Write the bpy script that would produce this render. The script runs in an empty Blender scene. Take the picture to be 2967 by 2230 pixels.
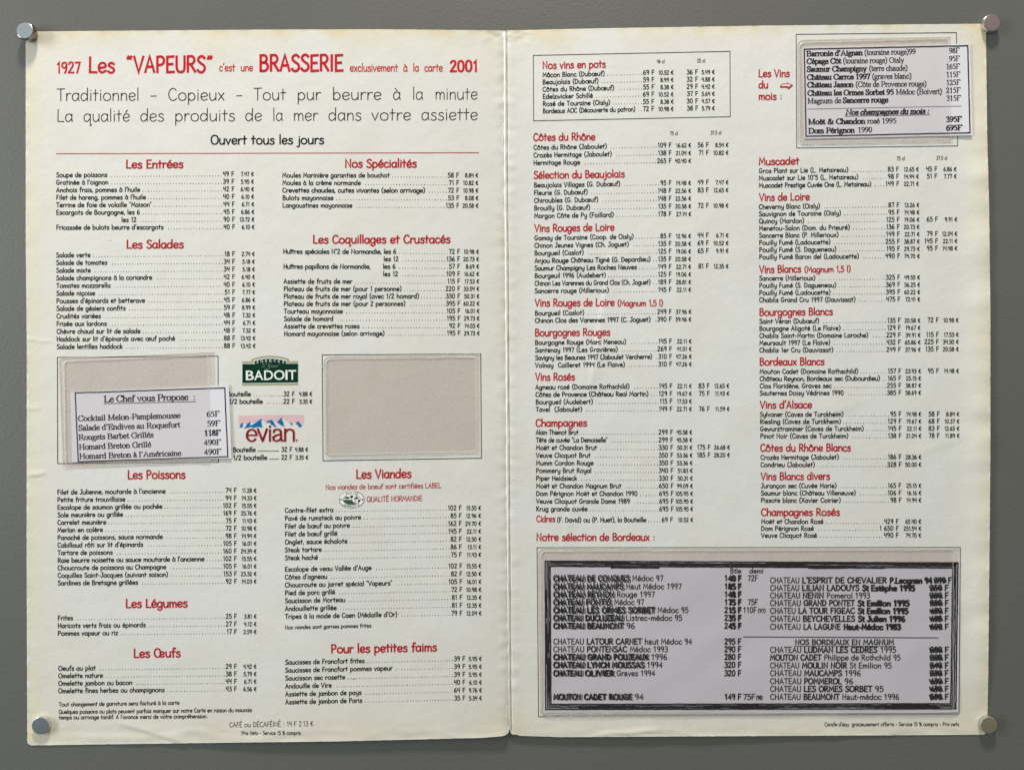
import bpy, math, random, unicodedata
from mathutils import Vector, noise
R = math.radians
scene = bpy.context.scene
col = scene.collection
random.seed(7)

# ------------------------------------------------------------------ camera, surroundings, lamps, exposure
S = 0.000186                     # metres per unit of the measuring grid (1 unit = 0.186 mm)
UC, VC, ZC = 1483.5, 1115.0, 1.52
DIST = 2967 * 26 / 36            # camera distance in the same units
cam_d = bpy.data.cameras.new("camera")
cam_d.sensor_width = 36; cam_d.lens = 26; cam_d.clip_start = 0.01; cam_d.clip_end = 100
cam = bpy.data.objects.new("camera", cam_d); col.objects.link(cam)
cam.location = (0, -DIST * S, ZC); cam.rotation_euler = (R(90), 0, 0)
scene.camera = cam

world = bpy.data.worlds.new("World"); scene.world = world; world.use_nodes = True
nt = world.node_tree
bg = nt.nodes["Background"]
tcw = nt.nodes.new("ShaderNodeTexCoord"); sepw = nt.nodes.new("ShaderNodeSeparateXYZ"); mrw = nt.nodes.new("ShaderNodeMapRange")
nt.links.new(tcw.outputs["Generated"], sepw.inputs[0]); nt.links.new(sepw.outputs["Z"], mrw.inputs[0])
mrw.interpolation_type = 'SMOOTHSTEP'; mrw.inputs[1].default_value = -1.0; mrw.inputs[2].default_value = 1.0
mrw.inputs[3].default_value = 0.15; mrw.inputs[4].default_value = 0.52      # dim floor below, paler ceiling above
bg.inputs[0].default_value = (0.95, 1.0, 0.99, 1); nt.links.new(mrw.outputs[0], bg.inputs[1])

def area(name, loc, aim, power, color, sx, sy):
    d = bpy.data.lights.new(name, 'AREA'); d.shape = 'RECTANGLE'; d.size = sx; d.size_y = sy; d.energy = power; d.color = color
    o = bpy.data.objects.new(name, d); col.objects.link(o); o.location = loc
    o.rotation_euler = (Vector(aim) - Vector(loc)).to_track_quat('-Z', 'Y').to_euler(); return o
area("ceiling_lamp", (0.0, -0.50, ZC + 1.50), (0, 0, ZC), 29, (1.0, 0.92, 0.80), 0.16, 0.16)     # warm lamp above
area("window_light", (-1.95, -0.85, ZC + 0.30), (0, 0, ZC), 29, (0.88, 0.95, 1.0), 0.45, 1.2)        # cool window to the left

vs = scene.view_settings
vs.view_transform = 'Standard'; vs.look = 'None'; vs.exposure = 0.02; vs.gamma = 1.0; vs.use_curve_mapping = False
scene.cycles.use_denoising = False
scene.cycles.transparent_max_bounces = 12

# ------------------------------------------------------------------ materials
def mat(name, color, rough=0.6, metal=0.0, spec=0.5):
    m = bpy.data.materials.new(name); m.use_nodes = True
    b = m.node_tree.nodes["Principled BSDF"]
    b.inputs["Base Color"].default_value = (*color, 1)
    b.inputs["Roughness"].default_value = rough
    b.inputs["Metallic"].default_value = metal
    b.inputs["Specular IOR Level"].default_value = spec
    return m

def N(m, t, **kw):
    n = m.node_tree.nodes.new(t)
    for k, v in kw.items():
        if hasattr(n, k): setattr(n, k, v)
        else: n.inputs[k].default_value = v
    return n
def L(m, a, b): m.node_tree.links.new(a, b)

def add_noise(m, base, var, scales, bump=0.0, bump_scale=800, dist=0.00005, detail=4):
    """object-space mottling between two colours plus fine relief"""
    b = m.node_tree.nodes["Principled BSDF"]
    tc = N(m, "ShaderNodeTexCoord")
    no = N(m, "ShaderNodeTexNoise", Scale=scales, Detail=detail, Roughness=0.6)
    L(m, tc.outputs["Object"], no.inputs["Vector"])
    mx = N(m, "ShaderNodeMix", data_type='RGBA')
    mx.inputs[6].default_value = (*base, 1); mx.inputs[7].default_value = (*var, 1)
    L(m, no.outputs["Fac"], mx.inputs[0]); L(m, mx.outputs[2], b.inputs["Base Color"])
    if bump:
        n2 = N(m, "ShaderNodeTexNoise", Scale=bump_scale, Detail=5, Roughness=0.65)
        L(m, tc.outputs["Object"], n2.inputs["Vector"])
        bp = N(m, "ShaderNodeBump", Strength=bump, Distance=dist)
        L(m, n2.outputs["Fac"], bp.inputs["Height"]); L(m, bp.outputs[0], b.inputs["Normal"])
    return mx

# painted metal wall: grey satin with orange-peel texture and faint scuffs
WALL = mat("grey_satin_paint", (0.19, 0.19, 0.175), 0.42)
mx = add_noise(WALL, (0.109, 0.111, 0.100), (0.131, 0.133, 0.120), 9, 0.55, 520, 0.0003)
b = WALL.node_tree.nodes["Principled BSDF"]
tc = N(WALL, "ShaderNodeTexCoord"); mp = N(WALL, "ShaderNodeMapping")
mp.inputs["Rotation"].default_value = (0, R(38), 0); mp.inputs["Scale"].default_value = (9, 9, 2.6)
L(WALL, tc.outputs["Object"], mp.inputs["Vector"])
sc_n = N(WALL, "ShaderNodeTexNoise", Scale=3.0, Detail=6, Roughness=0.7)
L(WALL, mp.outputs[0], sc_n.inputs["Vector"])
cr = N(WALL, "ShaderNodeMapRange"); cr.inputs[1].default_value = 0.35; cr.inputs[2].default_value = 0.75
cr.inputs[3].default_value = 0.43; cr.inputs[4].default_value = 0.52
L(WALL, sc_n.outputs["Fac"], cr.inputs[0]); L(WALL, cr.outputs[0], b.inputs["Roughness"])

# paper of the menu: colour follows per-vertex ageing and tone (yellowed margins, grime, darker fold and foot, scuffs)
PAPER = mat("aged_menu_card", (0.74, 0.735, 0.68), 0.55, spec=0.35)
b = PAPER.node_tree.nodes["Principled BSDF"]
at = N(PAPER, "ShaderNodeAttribute"); at.attribute_name = "age"
tc = N(PAPER, "ShaderNodeTexCoord")
g1 = N(PAPER, "ShaderNodeTexNoise", Scale=14, Detail=6, Roughness=0.6); L(PAPER, tc.outputs["Object"], g1.inputs["Vector"])
g2 = N(PAPER, "ShaderNodeTexNoise", Scale=900, Detail=2, Roughness=0.6); L(PAPER, tc.outputs["Object"], g2.inputs["Vector"])
def mixc(m, fac, a, c, blend='MIX'):
    n = N(m, "ShaderNodeMix", data_type='RGBA', blend_type=blend)
    if isinstance(fac, (int, float)): n.inputs[0].default_value = fac
    else: L(m, fac, n.inputs[0])
    for i, x in ((6, a), (7, c)):
        if isinstance(x, tuple): n.inputs[i].default_value = (*x, 1)
        else: L(m, x, n.inputs[i])
    return n.outputs[2]
sep = N(PAPER, "ShaderNodeSeparateColor"); L(PAPER, at.outputs["Color"], sep.inputs[0])
c0 = mixc(PAPER, g1.outputs["Fac"], (0.715, 0.715, 0.68), (0.755, 0.76, 0.735))
c0 = mixc(PAPER, sep.outputs[0], c0, (0.76, 0.67, 0.45))          # yellowing
c0 = mixc(PAPER, sep.outputs[1], c0, (0.36, 0.34, 0.27))          # grime at the edges, darker tone near fold and page foot
c0 = mixc(PAPER, sep.outputs[2], c0, (0.86, 0.86, 0.84))          # scuffed white fibres
mr = N(PAPER, "ShaderNodeMapRange"); mr.inputs[3].default_value = 0.93; mr.inputs[4].default_value = 1.07
L(PAPER, g2.outputs["Fac"], mr.inputs[0])
mm = N(PAPER, "ShaderNodeVectorMath", operation='SCALE'); L(PAPER, c0, mm.inputs[0]); L(PAPER, mr.outputs[0], mm.inputs["Scale"])
# scattered dust specks
vo = N(PAPER, "ShaderNodeTexVoronoi", Scale=75); L(PAPER, tc.outputs["Object"], vo.inputs["Vector"])
sp = N(PAPER, "ShaderNodeMath", operation='LESS_THAN'); L(PAPER, vo.outputs["Distance"], sp.inputs[0]); sp.inputs[1].default_value = 0.017
c1 = mixc(PAPER, sp.outputs[0], mm.outputs[0], (0.30, 0.28, 0.23))
L(PAPER, c1, b.inputs["Base Color"])
bp = N(PAPER, "ShaderNodeBump", Strength=0.35, Distance=0.00004)
L(PAPER, g2.outputs["Fac"], bp.inputs["Height"])
g3 = N(PAPER, "ShaderNodeTexNoise", Scale=38, Detail=5, Roughness=0.55); L(PAPER, tc.outputs["Object"], g3.inputs["Vector"])
bp2 = N(PAPER, "ShaderNodeBump", Strength=0.6, Distance=0.0009)
L(PAPER, g3.outputs["Fac"], bp2.inputs["Height"]); L(PAPER, bp.outputs[0], bp2.inputs["Normal"]); L(PAPER, bp2.outputs[0], b.inputs["Normal"])

EDGE = mat("worn_white_fold", (0.93, 0.93, 0.90), 0.6)
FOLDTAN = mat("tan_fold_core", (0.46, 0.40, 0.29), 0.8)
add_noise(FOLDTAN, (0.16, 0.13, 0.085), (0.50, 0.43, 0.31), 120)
SLIP = mat("lilac_white_slip", (0.75, 0.74, 0.79), 0.6)
add_noise(SLIP, (0.715, 0.70, 0.75), (0.765, 0.75, 0.80), 30, 0.4, 700, 0.00004)
SLIP3 = mat("grey_lilac_slip", (0.60, 0.59, 0.63), 0.55)
add_noise(SLIP3, (0.57, 0.555, 0.61), (0.64, 0.625, 0.68), 24, 0.4, 700, 0.00004)
INK = mat("black_ink", (0.004, 0.004, 0.005), 0.5, spec=0.12)
INKG = mat("grey_dot_ink", (0.06, 0.06, 0.055), 0.6, spec=0.12)
INKGREY = mat("fine_pen_ink", (0.010, 0.010, 0.012), 0.55, spec=0.12)
RED = mat("red_ink", (0.46, 0.005, 0.014), 0.45, spec=0.15)
TITLERED = mat("bright_title_red_ink", (0.60, 0.008, 0.022), 0.4, spec=0.2)
MAROON = mat("maroon_ink", (0.27, 0.002, 0.008), 0.45, spec=0.15)
GREEN = mat("bottle_green_ink", (0.001, 0.034, 0.020), 0.4, spec=0.12)
GREEN2 = mat("meadow_green_ink", (0.02, 0.09, 0.03), 0.5)
OLIVE = mat("olive_band_ink", (0.34, 0.37, 0.18), 0.5)
PRINTW = mat("white_print", (0.86, 0.88, 0.84), 0.5)
PALEG = mat("faint_green_print", (0.22, 0.36, 0.28), 0.5)
PINK = mat("pink_print", (0.74, 0.49, 0.52), 0.5)
BLUE = mat("alpine_blue_print", (0.002, 0.15, 0.45), 0.45, spec=0.15)
PAPERW = mat("bare_card_print", (0.76, 0.76, 0.72), 0.55)

def film(name, tint, milk, fac):
    m = bpy.data.materials.new(name); m.use_nodes = True
    t = m.node_tree; t.nodes.remove(t.nodes["Principled BSDF"])
    out = t.nodes["Material Output"]
    tr = N(m, "ShaderNodeBsdfTransparent", Color=(*tint, 1))
    di = N(m, "ShaderNodeBsdfDiffuse", Color=(*milk, 1))
    gl = N(m, "ShaderNodeBsdfGlossy", Roughness=0.22)
    tcx = N(m, "ShaderNodeTexCoord")
    nz = N(m, "ShaderNodeTexNoise", Scale=70, Detail=6, Roughness=0.6); L(m, tcx.outputs["Object"], nz.inputs["Vector"])
    bmp = N(m, "ShaderNodeBump", Strength=0.35, Distance=0.0004); L(m, nz.outputs["Fac"], bmp.inputs["Height"])
    L(m, bmp.outputs[0], gl.inputs["Normal"])
    mr = N(m, "ShaderNodeMapRange"); mr.inputs[3].default_value = fac * 0.75; mr.inputs[4].default_value = fac * 1.25
    L(m, nz.outputs["Fac"], mr.inputs[0])
    m1 = N(m, "ShaderNodeMixShader"); L(m, mr.outputs[0], m1.inputs[0]); L(m, tr.outputs[0], m1.inputs[1]); L(m, di.outputs[0], m1.inputs[2])
    m2 = N(m, "ShaderNodeMixShader"); m2.inputs[0].default_value = 0.03; L(m, m1.outputs[0], m2.inputs[1]); L(m, gl.outputs[0], m2.inputs[2])
    L(m, m2.outputs[0], out.inputs[0])
    return m
FILM = film("aged_clear_film", (0.962, 0.946, 0.944), (0.60, 0.55, 0.51), 0.028)
BACKFILM = film("aged_backing_film", (0.945, 0.918, 0.898), (0.60, 0.53, 0.47), 0.035)
SEAM = film("welded_film_edge", (0.93, 0.92, 0.89), (0.75, 0.74, 0.68), 0.45)

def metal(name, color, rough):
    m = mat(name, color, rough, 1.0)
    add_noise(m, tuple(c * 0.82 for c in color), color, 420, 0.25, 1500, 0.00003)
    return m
CHROME = metal("bright_nickel", (0.80, 0.81, 0.82), 0.12)
STEEL = metal("pale_scuffed_steel", (0.56, 0.60, 0.62), 0.36)
DARKREFL = metal("nickel_dark_reflection", (0.30, 0.28, 0.25), 0.10)  # nickel darkened in colour to stand for dark reflections on the bolt
MAUVEREFL = metal("nickel_mauve_reflection", (0.52, 0.40, 0.375), 0.35)  # brown-mauve tint paints in the surroundings this face would mirror
SLATEREFL = metal("nickel_blue_grey_reflection", (0.50, 0.57, 0.61), 0.32)  # blue-grey of mirrored surroundings is put into the metal colour
GOLDREFL = metal("nickel_gold_reflection", (0.62, 0.53, 0.36), 0.33)  # gold-brown tint stands in for reflected surroundings

# ------------------------------------------------------------------ geometry helpers
def P(u, v, h=0.0):
    """a point of the wall grid (u right, v down, h out of the wall) as it was sighted from the camera"""
    k = 1 - h / DIST
    return ((u - UC) * k * S, -h * S, ZC - (v - VC) * k * S)

def lerp_tab(tab, x):
    if x <= tab[0][0]: return tab[0][1]
    for (a, fa), (b_, fb) in zip(tab, tab[1:]):
        if x <= b_: return fa + (fb - fa) * (x - a) / (b_ - a)
    return tab[-1][1]
def sm(x, a, b_):
    t = min(1, max(0, (x - a) / (b_ - a))); return t * t * (3 - 2 * t)

CREASE = [(88, 1463), (500, 1464.5), (800, 1467), (1300, 1470), (1700, 1472.5), (2000, 1474.5), (2135, 1476)]
LU = [(92, 74.5), (700, 74.5), (1000, 77.5), (1600, 77), (2157, 79)]
LT = [(75, 92.2), (108, 91.6), (750, 86.5), (1079, 85.5), (1240, 86.5), (1459, 88.8)]
LB = [(75, 2158), (169, 2156.6), (374, 2153.8), (630, 2150.5), (976, 2146.3), (1398, 2136), (1456, 2131), (1471, 2126)]
RU = [(69, 2857), (110, 2857), (400, 2860.5), (600, 2866), (900, 2869.6), (1300, 2869.6), (1500, 2868), (1950, 2863.4), (2067, 2861.6), (2128, 2856)]
RT = [(1466, 89), (1751, 82.4), (2230, 74.6), (2841, 69.5), (2860, 69.5)]
RB = [(1478, 2126), (1490, 2130), (1612, 2134), (2108, 2131.3), (2746, 2127.8), (2860, 2127)]

FOLDS = [  # (u0,v0,u1,v1,reach,amount): sharp handling creases, one side kicks up
    (1768, 740, 1748, 880, 60, 1.6), (1748, 880, 1712, 1110, 70, 2.0), (1163, 770, 1212, 1015, 60, 1.2), (1655, 1450, 1630, 1590, 50, 1.0),
    (350, 2095, 530, 2150, 60, 2.2), (1735, 2128, 1900, 2118, 22, 2.4), (2300, 1240, 2480, 1170, 120, 0.8),
    (78, 985, 150, 992, 16, 1.4), (78, 1187, 120, 1183, 20, 1.2), (1700, 690, 1690, 780, 80, 0.8), (80, 1380, 130, 1372, 22, 2.2), (2620, 1330, 2800, 1260, 130, 0.5),
]
def d_c(u, c): return abs(u - c)
def H(u, v):
    t = (v - 80) / 2070
    c = lerp_tab(CREASE, v)
    if u < c:
        s = (u - 75) / (c - 75)
        h = 2.0 + sm(s, 0.13, 0.62) * (2.5 + 8.5 * max(0, t) ** 2)
        h += 1.3 * math.exp(-((u - 76) / 22) ** 2) * noise.noise(Vector((v / 55, 3.1, 0))) * (1 if 150 < v < 2060 else 0.2)
    else:
        s = (u - c) / (2862 - c)
        h = 2.0 + (1 - sm(s, 0.30, 0.97)) * (2.5 + 5.5 * max(0, t) ** 2)
        e = math.exp(-((u - 2865) / 60) ** 2) * (sm(v, 130, 500) - sm(v, 1900, 2080))
        h += e * (8.0 + 3.5 * noise.noise(Vector((v / 60, 7.7, 0))))
    if d_c(u, c) < 75 and v < 150:
        h += 2.2 * math.exp(-((v - 98) / 22) ** 2) * noise.noise(Vector(((u + v * 0.8) / 24, v / 9, 2.2)))
    if v > 2090: h += 1.6 * sm(v, 2090, 2130) * noise.noise(Vector((u / 70, v / 25, 9.0)))
    pin = sm(min(abs(u - 75), abs(u - 2862)), 0, 250)
    h += pin * (1.5 * noise.noise(Vector((u / 330, v / 330, 1.3))) + 0.45 * noise.noise(Vector((u / 95, v / 95, 5.2))))
    d = abs(u - c)
    if d < 90:
        h += -2.6 * math.exp(-d / 7) + 0.8 * math.exp(-((d - 16) / 14) ** 2) * (0.6 + 1.6 * noise.noise(Vector((v / 26, (u > c) * 9.0, 2))))
    for (a, b_, c_, d_, w, am) in FOLDS:
        if u < min(a, c_) - w or u > max(a, c_) + w or v < min(b_, d_) - w or v > max(b_, d_) + w: continue
        dx, dy = c_ - a, d_ - b_; ln = math.hypot(dx, dy)
        q = ((u - a) * dx + (v - b_) * dy) / ln / ln
        sd = ((u - a) * dy - (v - b_) * dx) / ln
        if -0.15 < q < 1.15:
            fade = sm(q, -0.15, 0.15) * (1 - sm(q, 0.85, 1.15))
            h += am * fade * (max(0, 1 - abs(sd) / w) ** 2 if sd > 0 else max(0, 1 - abs(sd) / (0.12 * w)))
    return max(h, 1.2)

def link(ob, parent=None, name=None):
    col.objects.link(ob)
    if parent: ob.parent = parent
    return ob
def meshob(name, verts, faces, mats, parent=None, fmats=None, smooth=False):
    me = bpy.data.meshes.new(name)
    me.from_pydata(verts, [], faces)
    for m in (mats if isinstance(mats, (list, tuple)) else [mats]): me.materials.append(m)
    if fmats: me.polygons.foreach_set("material_index", fmats)
    if smooth: me.polygons.foreach_set("use_smooth", [True] * len(me.polygons))
    me.update()
    return link(bpy.data.objects.new(name, me), parent)
def tag(o, label, cat, group=None):
    o["label"] = label; o["category"] = cat
    if group: o["group"] = group
    return o
def empty(name, loc=(0, 0, 0)):
    o = bpy.data.objects.new(name, None); o.location = loc; o.empty_display_size = 0.01
    col.objects.link(o); return o
def root_local(root, verts):
    l = root.location
    return [(x - l[0], y - l[1], z - l[2]) for x, y, z in verts]

# ------------------------------------------------------------------ lettering
HAND = {
'a': (66, "c 54,46 44,61 24,62 8,46 6,22 18,2 36,3 53,24|l 56,62 54,18 59,0"),
'b': (66, "l 9,106 9,0|c 9,40 24,60 44,58 57,38 54,14 36,0 20,2 9,18"),
'c': (57, "c 51,50 38,62 20,60 7,42 7,20 20,2 38,0 53,12"),
'd': (68, "c 55,44 42,61 24,62 8,46 6,22 18,2 36,3 55,24|l 58,106 56,0"),
'e': (62, "c 9,30 32,32 55,40 48,58 28,63 12,52 6,30 14,8 32,0 55,12"),
'f': (44, "c 45,94 36,105 24,98 20,80 19,40 18,-6|l 4,58 40,62"),
'g': (66, "c 54,46 44,61 24,62 8,46 6,22 18,2 36,3 53,24|c 56,62 56,20 54,-16 40,-32 20,-31 8,-20"),
'h': (63, "l 9,106 9,0|c 9,34 22,56 40,60 52,46 53,0"),
'i': (25, "l 12,62 12,0|d 12,84"), 'j': (30, "c 20,62 20,0 18,-22 6,-32 -4,-26|d 20,84"),
'k': (54, "l 9,106 9,0|l 45,62 10,26|l 20,36 49,0"), 'l': (24, "l 11,106 11,0"),
'm': (88, "l 9,62 9,0|c 9,36 18,56 32,60 42,46 43,0|c 43,36 54,57 66,60 77,46 78,0"),
'n': (62, "l 9,62 9,0|c 9,34 22,56 40,60 51,46 52,0"),
'o': (70, "c 34,63 14,54 6,32 14,8 34,0 56,8 63,32 55,54 34,63"),
'p': (66, "l 9,62 8,-36|c 9,40 24,60 44,58 57,38 54,14 36,0 20,2 9,18"),
'q': (68, "c 54,46 44,61 24,62 8,46 6,22 18,2 36,3 53,24|l 57,62 56,-36 66,-26"),
'r': (46, "l 9,62 9,0|c 9,34 18,54 32,62 44,57"),
's': (53, "c 46,54 32,63 14,58 12,44 26,35 42,26 46,12 34,0 16,0 5,9"),
't': (46, "l 21,92 20,0|l 2,60 43,62"), 'u': (65, "c 8,62 8,24 18,2 36,1 53,20|l 55,62 55,0"),
'v': (57, "l 4,62 27,0 51,62"), 'w': (80, "l 4,62 20,0 38,50 56,0 74,62"), 'x': (56, "l 6,62 49,0|l 48,62 6,0"),
'y': (62, "c 8,62 10,30 24,10 42,14 53,30|c 55,62 53,10 46,-22 28,-34 10,-26"), 'z': (55, "l 6,60 46,62 6,2 50,0"),
'A': (74, "l 4,0 35,100 66,0|l 14,34 58,34"), 'B': (68, "l 10,100 10,0|c 10,98 40,98 53,78 40,56 12,52|c 12,52 46,50 61,26 44,2 10,0"),
'C': (72, "c 65,84 44,100 22,92 7,62 8,32 24,4 46,0 67,16"), 'D': (76, "l 10,100 10,0|c 10,98 44,92 66,60 61,26 40,4 10,0"),
'E': (62, "l 55,100 10,98 10,0 57,2|l 10,50 47,52"), 'F': (58, "l 55,100 10,98 10,0|l 10,50 46,52"),
'G': (80, "c 66,86 44,100 20,90 7,58 10,24 30,1 54,8 68,38|l 72,42 42,42"), 'H': (73, "l 10,100 10,0|l 62,100 62,0|l 10,50 62,52"),
'I': (28, "l 13,100 13,0"), 'J': (54, "c 40,100 40,20 30,0 12,2 2,16|l 20,100 54,100"),
'K': (66, "l 10,100 10,0|l 56,100 11,46|l 22,58 60,0"), 'L': (60, "l 11,100 9,2 56,0"),
'M': (88, "l 8,0 14,100 43,30 72,100 79,0"), 'N': (76, "l 9,0 10,100 63,0 64,100"),
'O': (84, "c 42,100 16,88 6,50 16,12 42,0 68,12 78,50 68,88 42,100"), 'P': (64, "l 10,100 10,0|c 10,98 42,98 56,74 42,50 11,46"),
'Q': (86, "c 42,100 16,88 6,50 16,12 42,0 68,12 78,50 68,88 42,100|l 50,22 80,-8"), 'R': (68, "l 10,100 10,0|c 10,98 42,98 55,76 42,52 11,48|l 28,50 61,0"),
'S': (62, "c 54,88 38,101 16,94 10,74 28,56 48,42 55,20 38,0 18,1 5,14"), 'T': (66, "l 2,98 64,100|l 32,98 32,0"),
'U': (72, "c 9,100 9,30 20,4 38,0 56,6 63,32 63,100"), 'V': (72, "l 4,100 34,0 67,100"), 'W': (98, "l 4,100 25,0 48,76 70,0 93,100"),
'X': (70, "l 6,100 62,0|l 62,100 6,0"), 'Y': (66, "l 4,100 32,50 60,100|l 32,50 32,0"), 'Z': (66, "l 6,98 58,100 6,2 62,0"),
'0': (66, "c 32,100 14,88 8,50 14,12 32,0 50,12 57,50 50,88 32,100"), '1': (44, "l 12,80 27,100 27,0"),
'2': (62, "c 9,82 22,99 42,98 50,78 40,52 20,22 7,2|l 7,2 56,3"), '3': (60, "c 9,94 30,100 48,88 42,60 22,54|c 22,54 50,50 54,22 36,0 16,0 5,10"),
'4': (62, "l 13,98 9,50 54,54|l 53,100 47,0"), '5': (60, "l 50,99 14,97 12,56|c 12,56 34,62 52,46 52,20 34,0 16,0 5,8"),
'6': (62, "c 46,98 24,84 9,48 10,14 28,0 50,8 54,32 40,50 20,46 9,28"), '7': (58, "l 6,98 52,100 24,0"),
'8': (62, "c 32,54 12,66 12,88 30,100 50,88 48,68 32,54 10,36 8,12 30,0 54,12 54,34 32,54"), '9': (62, "c 52,74 40,52 20,50 8,70 14,92 34,100 50,88 52,60 46,20 34,0"),
'€': (68, "c 62,88 44,98 24,84 16,50 24,14 44,2 62,12|l 4,60 46,60|l 4,42 44,42"),
'.': (22, "d 10,4"), ',': (22, "l 12,8 6,-14"), ':': (34, "d 16,12|d 16,52"), '-': (50, "l 8,36 42,37"), '(': (40, "c 34,110 14,80 10,44 18,8 32,-14"),
')': (40, "c 6,110 26,80 30,44 22,8 8,-14"), '/': (50, "l 44,104 6,-6"), "'": (22, "l 13,106 9,84"), '’': (22, "l 14,106 8,84"), '"': (34, "l 10,104 9,88|l 22,104 21,88"),
'“': (50, "l 20,100 13,90 14,84|l 38,100 31,90 32,84"), '”': (50, "l 10,84 17,92 16,100|l 28,84 35,92 34,100"),
'°': (30, "c 14,104 6,96 14,88 22,96 14,104"), '%': (86, "c 22,100 8,80 22,60 36,80 22,100|c 64,40 50,20 64,0 78,20 64,40|l 72,100 14,0"), '&': (70, "c 60,0 20,70 30,98 44,84 12,34 16,4 36,0 60,30"),
'®': (40, "c 18,24 8,14 18,4 28,14 18,24"), ' ': (38, ""),
}
HAND['œ'] = (112, HAND['o'][1] + "|c 62,32 84,33 105,40 98,58 80,63 64,50 61,30 68,8 84,0 105,12")
HAND['Œ'] = (124, "c 40,100 16,88 6,50 16,12 42,0 64,12 70,32|c 40,100 62,90 70,60|c 70,30 92,32 112,40 104,58 86,63 72,50 69,30 76,8 90,0 114,12")
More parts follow.
